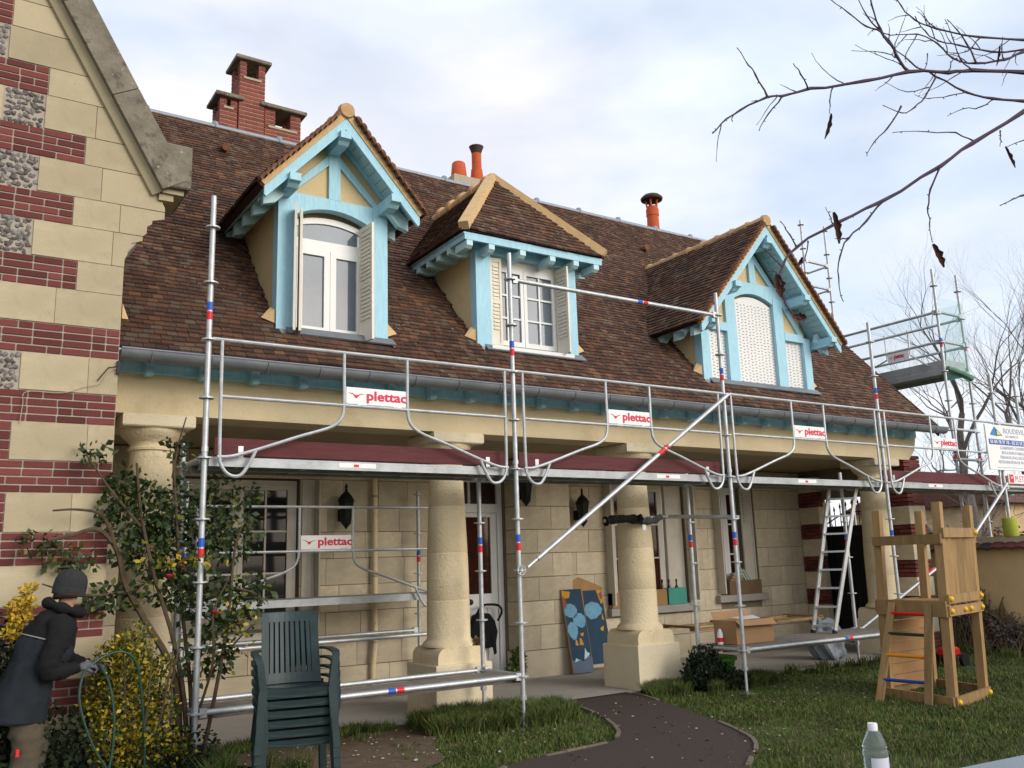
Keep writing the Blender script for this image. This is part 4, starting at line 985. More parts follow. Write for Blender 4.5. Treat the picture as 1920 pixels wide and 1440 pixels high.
# tie to the second column
ty = MB().tube([(6.19, -.04, 1.87), (5.92, .86, 1.93)], .0242, 10).tube([(5.97, .93, 1.93), (4.93, .93, 1.88)], .0242, 10).build('wall_tie', 'galv', sc, smooth=True)
cl_ = thing('wrapped_cloth', (5.4, .93, 1.85), 'black and grey cloth wrapped round the scaffold tie at the third column', 'cloth')
def lumpy(pts, r, seed, n=12):
    rg_ = random.Random(seed); P = [Vector(p) for p in catmull(pts, 6)]
    return MB().tube(P, [r * rg_.uniform(.72, 1.18) for _ in P], n)
lumpy([(4.95, .93, 1.875), (5.1, .925, 1.90), (5.3, .93, 1.905), (5.45, .93, 1.90)], .052, 2).build('black_wrap', 'blackc', cl_, smooth=True)
lumpy([(5.42, .93, 1.90), (5.55, .92, 1.88), (5.7, .92, 1.885), (5.85, .93, 1.93)], .045, 5).build('grey_wrap', mat('grey_cloth', (.085, .082, .08), .95, var=.3, nscale=14), cl_, smooth=True)
lumpy([(5.44, .88, 1.95), (5.46, .87, 1.9), (5.44, .88, 1.86)], .04, 9).build('knot', 'blackc', cl_, smooth=True)
MB().cbox(5.47, 5.53, .855, .865, 1.76, 1.83, .003).build('care_tag', 'sign', cl_)
# corner bay with the white name plate
for z in (2.35, 2.86, 3.36): ledger(sc, (12.28, 0, z), (13.85, 0, z))
deck(sc, 12.33, 13.80, .05, .68, 2.365)
pb = MB().cbox(12.37, 13.75, -.03, -.018, 2.40, 2.555, .003).build('name_plate', 'sign', sc)
MB().box(12.40, 12.52, -.034, -.0305, 2.415, 2.545).build('plate_square', 'sred', pb)
MB().xz([(12.46 + a * .045, 2.50 + b * .06) for a, b in GULL], -.037, -.0345).build('bird_emblem', 'sign', pb)
text('PLETTAC', .135, 'red', pb, (12.56, -.031, 2.43), FRONT, bold=-.001, xscale=.95)
standard(sc, 13.01, 0, 1.75, 4.15, [2.35, 2.85, 3.35, 3.85], (), jack=False); standard(sc, 13.85, 0, 1.7, 3.6, [2.35, 2.85, 3.35], (), jack=False)
for x, z in ((12.28, 1.585), (13.01, 1.585)):
    MB().lathe([(.105, 0), (.11, .02), (.11, .26), (.095, .28), (.03, .29)], (x, 0, z), 16).build('foam_sleeve', mat('yellow_foam', (.33, .35, .045), .85, var=.1, nscale=5), sc, smooth=True, label='yellow green foam sleeve round the foot of a scaffold post')

# inner low platform standing in the porch
ip = thing('scaffold_platform', (1.9, 2.5, -.1), 'low galvanised scaffold platform with guardrail standing inside the porch', 'scaffold')
for x in (.40, 3.47):
    for y in (2.22, 2.92): standard(ip, x, y, -.095, 2.37, [.33 + .5 * i for i in range(5)], (1.55,))
for y in (2.22, 2.92): ledger(ip, (.40, y, .63), (3.47, y, .63))
deck(ip, .45, 3.42, 2.26, 2.88, 1.10); guard_frame(ip, .40, 3.47, 1.10, 2.20)
# gable scaffold
gs_ = thing('scaffold', (12.6, 2, GZ), 'tall galvanised scaffold with green netting beside the right gable end', 'scaffold')
for x in (12.28, 13.01):
    standard(gs_, x, .73, GZ + .02, 6.15, [.35 + .5 * i for i in range(12)], (2.95, 4.85))
    standard(gs_, x, 3.30, GZ + .02, 7.95, [.35 + .5 * i for i in range(16)], (2.95,))
    for z in ((5.39, 4.87) if x < 13 else (5.35, 4.85, 4.45)): ledger(gs_, (x, .73, z), (x, 3.30, z))
    for z in (7.1, 6.6, 6.1): ledger(gs_, (x, 3.30, z), (x, 5.87, z), r=.02)
    standard(gs_, x, 5.87, GZ + .02, 7.9, [.35 + .5 * i for i in range(16)], ())
for z in (5.39, 4.87, 4.37, 3.37, 2.87): ledger(gs_, (12.28, .73, z), (13.01, .73, z), 'transom')
for z in (7.1, 6.6, 5.9): ledger(gs_, (12.28, 3.3, z), (13.01, 3.3, z), 'transom')
def ydeck(S_, x0, x1, y0, y1, z):
    MB().box(x0, x1, y0, y1, z - .012, z + .004).box(x0, x0 + .012, y0, y1, z - .08, z - .0125).box(x1 - .012, x1, y0, y1, z - .08, z - .0125).build('deck_plank', 'galvd', S_)
ydeck(gs_, 12.32, 12.97, .75, 3.28, 4.40); ydeck(gs_, 12.32, 12.97, 3.34, 5.85, 5.95)
MB().box(12.325, 12.345, .76, 3.27, 4.41, 4.56).build('toe_board', 'galvd', gs_); MB().box(12.36, 12.95, .74, .76, 4.41, 4.56).build('toe_board', 'galvd', gs_)
for a in (0, 1):
    o = MB().tube([(12.26, 1.3, 5.2), (12.26, 1.3, 4.75), (12.26, 1.0, 4.5)], .015, 6).tube([(12.26, 1.75, 5.2), (12.26, 1.75, 4.75), (12.26, 2.6, 4.5)], .015, 6).tube([(12.26, .78, 5.15), (12.26, 3.25, 5.15)], .015, 6).build('guard_frame', 'galv', gs_) if not a else None
    if o:
        s = MB().cbox(12.243, 12.255, 1.32, 1.73, 4.70, 4.84, .003).build('sign', 'sign', o)
        MB().prism([(12.240, 1.66 - q[0] * .05, 4.77 + q[1] * .05) for q in GULL], (.002, 0, 0)).build('bird_emblem', 'red', s)
        text('plettac', .10, 'red', s, (12.240, 1.60, 4.745), (PI / 2, 0, -PI / 2), bold=.003, xscale=.72)
    s2 = MB().cbox(12.42, 12.90, 3.27, 3.282, 5.98, 6.14, .003).build('sign', 'sign', gs_) if not a else s2
text('PLETTAC', .10, 'red', s2, (12.47, 3.268, 6.02), FRONT, bold=.0, xscale=.95)
nb = MB()
for k in range(9):
    z0, z1 = 4.2 + k * .16, 4.2 + (k + 1) * .16
    nb.add([(12.30, .70 + .02 * math.sin(k), z0), (12.66, .66 + .03 * math.sin(k * 1.7), z0), (13.03, .70, z0), (13.03, .70, z1), (12.66, .66 + .03 * math.sin((k + 1) * 1.7), z1), (12.30, .70 + .02 * math.sin(k + 1), z1)], [(0, 1, 4, 5), (1, 2, 3, 4)])
    nb.add([(13.06, .7, z0), (13.08 + .02 * math.sin(k), 3.3, z0), (13.08 + .02 * math.sin(k + 1), 3.3, z1), (13.06, .7, z1)], [(0, 1, 2, 3)])
for k in range(8): nb.add([(13.06, 3.32, 4.4 + k * .2), (13.08, 3.9, 4.4 + k * .2), (13.08, 3.9, 4.6 + k * .2), (13.06, 3.32, 4.6 + k * .2)], [(0, 1, 2, 3)])
nb.build('debris_net', 'net', gs_)
lumpy([(12.30, .68, 4.40), (12.6, .64, 4.34), (12.85, .66, 4.30), (13.02, .70, 4.28)], .045, 3, 8).build('gathered_net', mat('net_green', (.10, .22, .15), .9, var=.3, nscale=20), gs_, smooth=True)
# banner of the roofing firm
bn = MB().cbox(11.80, 13.42, -.075, -.055, 2.60, 3.315, .004).build('banner', 'sign')
tag(bn, 'white roofing firm banner with blue stripe and pyramid emblem on the scaffold', 'banner')
BX = 11.80
MB().xz([(BX + .17, 3.20 - .01), (BX + .36, 3.165), (BX + .06 + .26, 3.14)] and [(BX + .11, 3.15), (BX + .30, 3.135), (BX + .26, 3.285)], -.079, -.0755).build('pyramid_emblem', 'mblue', bn)
MB().xz([(BX + .305, 3.135), (BX + .475, 3.15), (BX + .26, 3.285)], -.0785, -.0755).build('pyramid_side', 'navy', bn)
MB().xz([(BX + .318, 3.155), (BX + .43, 3.16), (BX + .318, 3.232)], -.0815, -.079).build('pyramid_light', 'yel', bn)
MB().box(BX + .06, BX + 1.60, -.079, -.0755, 3.00, 3.085).build('stripe', 'navy', bn)
text('06 84 78 97 78 - 02 32 54 2', .078, 'sign', bn, (BX + .09, -.0805, 3.017), FRONT, bold=.001, xscale=1.15)
text('BOUDEVILLE', .115, 'grey', bn, (BX + .51, -.0765, 3.19), FRONT, bold=.0005, xscale=1.2)
text('LES ANDELYS', .05, 'grey', bn, (BX + .56, -.0765, 3.125), FRONT, xscale=1.3)
for k, t_ in enumerate(("CHARPENTE COUVERTURE", "ISOLATION ETANCHEITE", "TRAVAUX D'ACCES DIFFICILE", "RESTAURATION DE PATRIMOINE")):
    text(t_, .066, 'grey', bn, (BX + .80, -.0765, 2.93 - k * .074), FRONT, align='CENTER', xscale=1.1)
MB().box(BX + 1.02, BX + 1.06, -.079, -.0755, 2.625, 2.665).build('small_logo', 'navy', bn)
MB().box(BX + .2, BX + .95, -.078, -.0755, 2.64, 2.647).build('web_line', 'grey', bn)

# ---------------------------------------------------------------- garden wall, gate, far buildings
gw = MB().box(12.14, 12.42, -7, 1.6, -.3, 1.40).build('garden_wall', 'gwall')
tag(gw, 'rendered ochre garden wall capped with red and dark tiles', 'wall')
MB().box(12.2, 13.2, -7, 1.6, 1.40, 1.585).build('wall_top', 'mortar', gw)
ctm = MB().add(*(lambda n: ([(-.16 - .0 + .34 * j - 0, .12 * math.cos(PI * k / n) * (1 - .12 * j), .045 * math.sin(PI * k / n) + .13 * j) for j in (0, 1) for k in range(n + 1)] + [(-.16 + .34 * j, .10 * math.cos(PI * k / n) * (1 - .12 * j), .03 * math.sin(PI * k / n) + .13 * j - .012) for j in (0, 1) for k in range(n + 1)],
      [(k, k + 1, n + 2 + k, n + 1 + k) for k in range(n)] + [(2 * n + 2 + k, 3 * n + 3 + k, 3 * n + 4 + k, 2 * n + 3 + k) for k in range(n)] + [(k, 2 * n + 2 + k, 2 * n + 3 + k, k + 1) for k in range(n)]))(8)).mesh('coping_tile', 'ctile')
y = 1.5; i = 0
while y > -2.5: put('coping_tile', ctm, gw, (12.16, y, 1.385 + random.uniform(-.006, .006)), (0, 0, random.uniform(-.05, .05))); y -= .19; i += 1
gt = thing('garden_gate', (11.46, 2.1, -.1), 'black sheeted iron gate with spear tops at the end of the porch', 'gate')
MB().box(11.455, 11.475, 1.45, 2.84, -.08, 1.87).build('gate_sheet', 'panelblk', gt)
pts = []
for k in range(12):
    y = 1.47 + k * .122; h = 2.0 + .22 * math.sin(PI * k / 11)
    MB().tube([(11.44, y, 0), (11.44, y, h)], .009, 6).tube([(11.44, y, h), (11.44, y, h + .03), (11.44, y, h + .10)], [.01, .02, .001], 6).build('gate_bar', 'black', gt); pts.append((11.43, y, h - .12))
MB().tube(pts, .011, 6).build('gate_rail', 'black', gt)
for dx, z in ((0, 1.7), (0, .3)): MB().box(11.425, 11.438, 1.46, 2.82, z, z + .04).build('gate_rail', 'black', gt)
# stone house across the road
fh = thing('neighbour_house', (30, 10, GZ), 'far sunlit stone house with brown tiled roof behind the garden wall', 'house')
nw = MB().box(29.2, 46, 9, 15, GZ, 3.0).build('wall', mat('neighbour_stone', (.56, .40, .24), .9, var=.25, nscale=2, bump=.4, bscale=10, spots=[((.35, .2, .12), .6, 3, .1)]), fh)
MB().prism([(28.8, 8.6, 2.9), (28.8, 15.4, 2.9), (28.8, 12, 4.3)], (18, 0, 0)).build('roof', mat('neighbour_roof', (.12, .052, .042), .9, var=.45, nscale=2.2, stretch=(2, 2, 9)), fh)
for x in (30.6, 33, 37):
    w_ = MB().box(x, x + .9, 8.95, 9.05, .9, 2.0).build('window', 'black', fh); MB().box(x - .08, x, 8.93, 9.0, .85, 2.05).box(x + .9, x + .98, 8.93, 9.0, .85, 2.05).box(x, x + .9, 8.93, 9.0, .85, .9).box(x, x + .9, 8.93, 9.0, 2.0, 2.05).build('window_frame', 'white', w_)
# wall lanterns
def lantern(x, y, z, label, s=1.0, dark='black'):
    t = thing('wall_lantern', (x, y, z - .3), label, 'lantern', 'black porch lanterns')
    n = 6; cy = y - .16
    MB().lathe([(.012, .26), (.02, .25), (.02, .22), (.03, .215), (.075, .17), (.105, .12), (.115, .115), (.11, .10), (.02, .10)], (x, cy, z), n).lathe([(.012, .26), (.022, .28), (.008, .31), (.0, .33)], (x, cy, z), 8).build('roof_cap', dark, t)
    for k in range(n):
        a, b = 2 * PI * k / n, 2 * PI * (k + 1) / n
        MB().tube([(x + .098 * math.cos(a), cy + .098 * math.sin(a), z + .10), (x + .058 * math.cos(a), cy + .058 * math.sin(a), z - .16)], .007, 5).build('cage_bar', dark, t)
        p = [(.096, .10), (.057, -.155)]
        MB().add([(x + p[0][0] * math.cos(a), cy + p[0][0] * math.sin(a), z + p[0][1]), (x + p[0][0] * math.cos(b), cy + p[0][0] * math.sin(b), z + p[0][1]), (x + p[1][0] * math.cos(b), cy + p[1][0] * math.sin(b), z + p[1][1]), (x + p[1][0] * math.cos(a), cy + p[1][0] * math.sin(a), z + p[1][1])], [(0, 3, 2, 1)]).build('pane', 'glass', t)
    MB().lathe([(.062, -.155), (.066, -.17), (.04, -.20), (.015, -.23), (.0, -.25)], (x, cy, z), 8).build('base_finial', dark, t)
    MB().tube([(x, y, z - .05), (x, y - .04, z - .1), (x, cy, z - .16)], .012, 6).lathe([(.045, -.14), (.045, .0)], (x, y, z), 8).build('wall_bracket', dark, t)
lantern(2.50, 3.14, 2.14, 'black porch lantern between the paned window and the drain pipe')
lantern(5.02, 2.86, 2.42, 'black porch lantern on the pilaster beside the front door')
lantern(6.20, 3.13, 2.15, 'black porch lantern above the painted panels')
# ---------------------------------------------------------------- plastic chairs
RGT = Vector((.833, -.553, 0))        # to the right as one faces the house from the lawn
def make_chair():
    t = thing('plastic_chair', (0, 0, 0), 'x', 'chair', 'stack of dark green plastic chairs', local=True)
    b = MB()                                           # local: x right, -y front, z up
    w, dpt = .46, .44
    # seat: dished sheet with thickness
    nx, ny = 8, 8; vs = []; 
    for k in (0, -.014):
        for j in range(ny + 1):
            for i in range(nx + 1):
                x = (i / nx - .5) * w; y = (j / ny - .5) * dpt
                z = .43 - .018 * (1 - (2 * i / nx - 1) ** 2) - .03 * (j / ny) + (-.035 * max(0, 1 - j) if j < 1 else 0)
                vs.append((x, y, z + k))
    m = (nx + 1) * (ny + 1); fs = []
    for j in range(ny):
        for i in range(nx):
            a = j * (nx + 1) + i; fs += [(a, a + 1, a + nx + 2, a + nx + 1), (m + a, m + a + nx + 1, m + a + nx + 2, m + a + 1)]
    for i in range(nx): fs += [(i, m + i, m + i + 1, i + 1), (ny * (nx + 1) + i, ny * (nx + 1) + i + 1, m + ny * (nx + 1) + i + 1, m + ny * (nx + 1) + i)]
    for j in range(ny): a = j * (nx + 1); c = a + nx + 1; fs += [(a, c, m + c, m + a), (a + nx, m + a + nx, m + c + nx, c + nx)]
    MB().add(vs, fs).prism([(-.225, -.222, .412), (.225, -.222, .412), (.215, -.215, .36), (-.215, -.215, .36)], (0, .012, 0)).build('seat', 'chair', t, smooth=True)
    # backrest: frame and slats leaning back
    def B(x, s, d=0): return (x, .205 + .17 * s + d, .42 + .52 * s)
    def strip(x0, x1, s0, s1, taper=0):
        m_ = MB(); n = 3
        for k in range(n):
            a, c = s0 + (s1 - s0) * k / n, s0 + (s1 - s0) * (k + 1) / n
            cv = lambda x: .05 * (x / .21) ** 2 * -1
            m_.prism([B(x0 * (1 - .06 * a), a, cv(x0)), B(x1 * (1 - .06 * a), a, cv(x1)), B(x1 * (1 - .06 * c), c, cv(x1)), B(x0 * (1 - .06 * c), c, cv(x0))], (0, .014, .004))
        return m_
    fr = MB()
    for a in (strip(-.225, -.165, 0, 1), strip(.165, .225, 0, 1)): fr.add(a.v, a.f)
    for s0, s1 in ((0, .14), (.86, 1.0)):
        for k in range(8):
            a = strip(-.165 + .33 * k / 8, -.165 + .33 * (k + 1) / 8, s0, s1); fr.add(a.v, a.f)
    fr.build('back_frame', 'chair', t)
    for k in range(8):
        xa = -.165 + .33 * (k + .30) / 8 - .004; strip(xa, xa + .028, .141, .859).build('back_slat', 'chair', t)
    for sx in (-1, 1):
        # arm curving from the back to the front leg
        arm = catmull([(sx * .235, .28, .66), (sx * .275, .15, .665), (sx * .29, 0, .66), (sx * .285, -.14, .65), (sx * .27, -.215, .60)], 4)
        m_ = MB()
        for p, q in zip(arm[:-1], arm[1:]): m_.bar(p, q + (q - p) * .12, .055, .018)
        m_.build('arm', 'chair', t)
        fl = MB()
        P = [(sx * .268, -.215, .61), (sx * .245, -.222, .42), (sx * .262, -.235, .2), (sx * .278, -.245, 0)]
        for p, q, wd in zip(P[:-1], P[1:], (.05, .058, .05)): fl.bar(p, q, wd, .028, up=(0, 1, 0)); fl.bar(Vector(p) + Vector((-sx * .02, .02, 0)), Vector(q) + Vector((-sx * .018, .02, 0)), .012, .05, up=(0, 1, 0))
        fl.build('front_leg', 'chair', t)
        rl = MB()
        P = [(sx * .225, .21, .43), (sx * .24, .25, .22), (sx * .255, .295, 0)]
        for p, q in zip(P[:-1], P[1:]): rl.bar(p, q, .05, .03, up=(0, 1, 0))
        rl.build('rear_leg', 'chair', t)
    return t
CH0 = make_chair()
cpos = Vector((.44, -1.02, 0)); crz = math.atan2(RGT.y, RGT.x) + .36
names = ['lowest dark green plastic armchair, its feet on the soil, bottom of the stack', 'second dark green plastic armchair from the bottom of the stack', 'third dark green plastic armchair from the bottom of the stack',
         'fourth dark green plastic armchair from the bottom of the stack', 'fifth dark green plastic armchair, just under the top one of the stack', 'topmost dark green plastic armchair with its slatted back free, on the stack']
for i in range(6):
    c = CH0 if i == 0 else copy_tree(CH0)
    bk = Vector((-RGT.y, RGT.x, 0))
    c.matrix_basis = Matrix.Translation(cpos - bk * .012 * i + Vector((0, 0, GZ + .02 + i * .066))) @ Matrix.Rotation(crz + random.uniform(-.02, .02), 4, 'Z') @ Matrix.Scale(.95, 4)
    c['label'] = names[i]

# ---------------------------------------------------------------- wooden play tower
pt = thing('play_tower', (7.3, -1.6, GZ), 'wooden climbing play tower with coloured ladder rungs on the lawn', 'play tower')
A, Bp, Cc, Dd = Vector((7.05, -1.20, GZ)), Vector((6.90, -2.02, GZ)), Vector((7.74, -1.86, GZ)), Vector((7.93, -1.16, GZ))
lean = Vector((.11, -.02, 0))
def up(p, z): return p + lean * ((z) / 2.0) + Vector((0, 0, z))
ux = (Cc - Bp).normalized(); uy = (A - Bp).normalized()
PS = {'a': A, 'b': Bp, 'c': Cc, 'd': Dd}
for k, p in PS.items(): MB().bar(up(p, -.02), up(p, {'a': 2.0, 'b': 2.04, 'c': 2.02, 'd': 2.0}[k]), .085, .085, up=ux).build('post', 'wood', pt)
def rail(p, q, z, h, off=(0, 0, 0), name='rail', t=.03, m='wood', zz=None):
    d = (q - p).normalized(); o = Vector(off)
    return MB().bar(up(p, z) - d * .05 + o, up(q, zz if zz else z) + d * .05 + o, t, h).build(name, m, pt)
ob, oc = -ux * .06, -uy * .06
rail(A, Bp, 1.66, .10, ob); rail(Bp, Cc, 1.72, .10, oc); rail(A, Bp, .95, .16, ob); rail(Bp, Cc, 1.05, .09, oc); rail(Bp, Cc, .93, .10, oc)
rail(Dd, Cc, 1.66, .10, -ob); rail(A, Dd, .95, .12, -oc); rail(Bp, Cc, .05, .10, oc); rail(A, Bp, .05, .10, ob); rail(Dd, Cc, .05, .10, -ob); rail(A, Dd, .05, .10, -oc)
for i in range(5):
    p = Bp + (Cc - Bp) * (.14 + .175 * i); MB().bar(up(p, .99) + oc * (.45 - .25 * (i % 2)), up(p, 1.67) + oc * (.45 - .25 * (i % 2)), .122, .02, up=uy).build('wall_board', 'wood', pt)
for i in range(6):
    t0 = .04 + i * .155
    a_, b_ = A + (Bp - A) * t0, Dd + (Cc - Dd) * t0
    MB().bar(up(a_, .985), up(b_, .985), .115, .025).build('floor_board', 'ply', pt)
for i in range(7):
    z0 = .10 + i * .115
    MB().bar(up(A, z0 + .055) + uy * .0 + ux * .06, up(Dd, z0 + .055) - ux * .06, .02, .11).build('climbing_board', 'ply', pt)
# ladder
L0, L1 = Vector((6.64, -1.36, GZ)), Vector((6.73, -1.86, GZ))
T0, T1 = up(A + (Bp - A) * .22, .98) + ob * 1.6, up(A + (Bp - A) * .80, .98) + ob * 1.6
for p, q in ((L0, T0), (L1, T1)): MB().bar(p, q + (q - p) * .02, .075, .035, up=ux).build('ladder_rail', 'wood', pt)
for k, (m_, c) in enumerate((('blue', (.01, .06, .30)), ('orange', (.75, .25, .01)), ('green', (.01, .045, .025)), ('red', (.62, .01, .012)))):
    f = (.23, .48, .70, .91)[k]
    MB().tube([L0 + (T0 - L0) * f, L1 + (T1 - L1) * f], .017, 10).build('ladder_rung', mat('rung_' + m_, c, .4), pt, smooth=True, label=m_ + ' ladder rung')
YC = mat('yellow_cap', (.75, .45, .01), .4)
capm = MB().lathe([(.0, 0), (.028, 0), (.028, .012), (.018, .024), (0, .028)], n=12, cap=False).mesh('bolt_cap', YC, True)
for p, z in ((Bp, 1.05), (Bp, .93), (Cc, 1.05), (Cc, .93), (Bp + (Cc - Bp) * .42, .93), (Bp + (Cc - Bp) * .62, .93), (Cc, 1.72), (Bp, .05), (Cc, .05)):
    put('bolt_cap', capm, pt, up(p, z) + oc * 1.3, (-uy).to_track_quat('Z', 'Y'))

# ---------------------------------------------------------------- ladder on the scaffold deck
ld = thing('ladder', (8.2, .5, .38), 'aluminium ladder standing on the low scaffold deck, leaning towards the top deck', 'ladder')
F0, F1 = Vector((8.15, .62, .38)), Vector((8.22, .33, .38)); G0, G1 = Vector((8.76, .60, 2.30)), Vector((9.0, .33, 2.30))
for p, q in ((F0, G0), (F1, G1)):
    MB().bar(p, q, .022, .06, up=(1, 0, 0)).build('ladder_rail', 'alu', ld)
    MB().bar(p - Vector((0, 0, .0)), p + (q - p) * .02, .03, .07, up=(1, 0, 0)).build('rubber_foot', 'black', ld)
for i in range(8): f = .05 + i * .125; MB().bar(F0 + (G0 - F0) * f, F1 + (G1 - F1) * f, .06, .025).build('ladder_rung', 'alu', ld)

# ---------------------------------------------------------------- painted panels on the porch
pp = thing('painted_panel', (5.9, 2.62, -.1), 'pair of tall blue boards painted with clouds and mountains under a brown pediment', 'painted panel')
def panel(x0, x1, z0, z1, y0, lean_, first):
    def P(u, s, d=0): return Vector((x0 + (x1 - x0) * u + .03 * (1 - s) * (1 if first else .6), y0 + .12 + (lean_ - .12) * s - d, z0 + (z1 - z0) * s))
    o = MB().prism([P(0, 0), P(1, 0), P(1, 1), P(0, 1)], (0, .02, 0)).build('board', PB, pp)
    def blot(pts, m, name, d=.003):
        MB().prism([P(u, s, d) for u, s in pts], (0, .002, 0)).build(name, m, o)
    def cloud(cu, cs, ru, rs, seed):
        n = 40
        return [(cu + ru * math.cos(a) * (1 + .10 * abs(math.sin(4.5 * a + seed)) - .15 * math.sin(a + seed)), cs + rs * math.sin(a) * (1 + .10 * abs(math.sin(4.5 * a + seed)) + .12 * math.cos(2 * a + seed))) for a in [2 * PI * k / n for k in range(n)]]
    for e in (0, 1): MB().bar(P(e, 0, -.01) + Vector(((-.004, .004)[e], 0, 0)), P(e, 1, -.01) + Vector(((-.004, .004)[e], 0, 0)), .006, .03, up=(0, 1, 0)).build('edge_strip', 'ply', o)
    return o, P, blot, cloud
PB = mat('painted_dark_blue', (.012, .045, .085), .7, var=.2, nscale=6); PC = mat('painted_cloud', (.14, .33, .48), .7, var=.12, nscale=8); PO = mat('painted_orange', (.55, .27, .02), .7, var=.2, nscale=10); PG = mat('painted_slate', (.10, .135, .20), .7, var=.1); PR_ = mat('painted_rose', (.30, .06, .06), .7); PWt = mat('painted_snow', (.45, .60, .68), .7)
o, P, bl, cloud = panel(5.66, 6.0, -.085, 1.03, 2.55, .30, True)
bl([(0, 0), (1, 0), (1, .17), (.85, .22), (.72, .15), (.55, .13), (.4, .17), (.2, .13), (0, .17)], PG, 'mountain')
bl([(.62, .15), (.74, .29), (.80, .24), (.95, .22), (.85, .19), (.75, .17)], PWt, 'snow_cap', .005); bl([(.12, .13), (.22, .18), (.36, .15), (.25, .14)], PWt, 'snow_cap', .005)
for cu, cs, ru, rs, sd2 in ((.34, .74, .32, .085, 1), (.72, .62, .30, .08, 2), (.28, .50, .24, .09, 3)): bl(cloud(cu, cs, ru, rs, sd2), PC, 'cloud')
for pts in ([(.5, .33), (.56, .41), (.64, .40), (.72, .33), (.66, .32)], [(.3, .33), (.34, .40), (.40, .39), (.44, .32)], [(.62, .46), (.8, .47), (.76, .43), (.66, .43)]): bl(pts, PO, 'sun_ray')
bl([(0, .99), (.42, .97), (.34, .90), (.15, .89), (0, .92)], PO, 'sun_corner'); bl([(0, .92), (.12, .89), (.2, .8), (0, .76)], PR_, 'sun_corner')
o, P, bl, cloud = panel(6.03, 6.40, .0, 1.03, 2.60, .30, False)
bl(cloud(.42, .70, .40, .10, 4), PC, 'cloud'); bl([(.75, .97), (1, .99), (1, .80), (.9, .78)], PO, 'sun_corner'); bl([(.85, .92), (1, .95), (1, .86), (.92, .84)], PR_, 'sun_corner', .005)
bl([(.82, .58), (.88, .66), (.92, .56)], PO, 'sun_ray'); bl([(.66, .46), (.85, .49), (.8, .42), (.7, .43)], PO, 'sun_ray')
MB().prism([(5.64, 2.885, 1.00), (6.42, 2.885, 1.00), (6.42, 2.885, 1.04), (6.02, 2.895, 1.19), (5.64, 2.885, 1.04)], (0, .02, 0)).build('pediment', 'ply', pp)
MB().bar((6.015, 2.72, -.085), (6.03, 2.88, 1.03), .035, .02, up=(0, 1, 0)).build('middle_batten', 'ply', pp)

# ---------------------------------------------------------------- bag on the door, crates, boxes, bench frame
bg_ = thing('bag', (4.55, 3.05, .3), 'black cloth bag with looped handle hanging on the front door', 'bag')
MB().xz([(4.34, .34), (4.58, .31), (4.70, .33), (4.74, .52), (4.70, .66), (4.62, .76), (4.5, .78), (4.40, .74), (4.33, .56)], 3.08, 3.18).build('bag_body', 'blackc', bg_)
MB().tube([(p.x, p.y, p.z) for p in catmull([(4.36, 3.09, .60), (4.42, 3.07, .78), (4.50, 3.06, .87), (4.62, 3.06, .88), (4.75, 3.06, .86), (4.80, 3.06, .78), (4.74, 3.07, .66)], 6)], .016, 8).build('handle', 'blackc', bg_, smooth=True)
MB().prism([(4.62, 3.07, .5), (4.70, 3.07, .5), (4.71, 3.07, .24), (4.67, 3.07, .22)], (0, .01, 0)).build('strap', 'blackc', bg_)
st = thing('straw_tuft', (3.22, .98, .575), 'small tuft of dry moss lying on the base of the second column', 'moss')
V, F = leaf_mass([(3.17, 1.02, .60, .08, .04, .025)], 160, .05, NR); np_obj('dry_moss', V, F, 'thatch', st)
def crate(x0, x1, y0, y1, z0, z1, m, label, name='crate'):
    t = thing(name, ((x0 + x1) / 2, (y0 + y1) / 2, z0), label, 'crate'); k = .012
    MB().box(x0, x1, y0, y0 + k, z0, z1).build('front_board', m, t); MB().box(x0, x1, y1 - k, y1, z0, z1).build('rear_board', m, t)
    MB().box(x0, x0 + k, y0 + k, y1 - k, z0, z1).build('end_board', m, t); MB().box(x1 - k, x1, y0 + k, y1 - k, z0, z1).build('end_board', m, t); MB().box(x0 + k, x1 - k, y0 + k, y1 - k, z0, z0 + k).build('bottom', m, t)
    return t
TQ = mat('turquoise_paint', (.06, .30, .23), .7, var=.1)
crate(7.88, 8.26, 3.06, 3.16, .715, .96, TQ, 'turquoise wooden bottle crate on the window sill'); crate(7.60, 7.84, 3.06, 3.16, .715, .95, 'ply', 'brown wooden bottle crate next to the turquoise one')
crate(6.74, 6.95, 3.05, 3.15, .715, .93, 'cardboard', 'small brown carton on the sill left of the third column', 'carton')
def bottle(x, y, z, label, c=(.01, .012, .008), h=.30, r=.036):
    t = thing('wine_bottle', (x, y, z), label, 'bottle', 'wine bottles on the window sill')
    MB().lathe([(.0, 0), (r, 0), (r, h * .58), (r * .8, h * .66), (r * .4, h * .74), (r * .36, h * .95)], (x, y, z), 14, cap=False).build('glass_body', mat('bottle_glass', c, .08, spec=.6), t, smooth=True)
    MB().lathe([(r * .4, h * .86), (r * .44, h), (0, h)], (x, y, z), 10, cap=False).build('capsule', mat('capsule', (.03, .01, .012), .4), t, smooth=True)
bottle(7.94, 3.11, .735, 'dark wine bottle at the near end of the turquoise crate', h=.36); bottle(8.10, 3.11, .735, 'dark wine bottle in the middle of the turquoise crate', h=.36)
bottle(7.80, 3.11, .735, 'pale necked wine bottle in the brown crate', (.10, .05, .04), h=.36); bottle(7.66, 3.11, .735, 'short green wine bottle in the brown crate', (.02, .03, .008), h=.30)
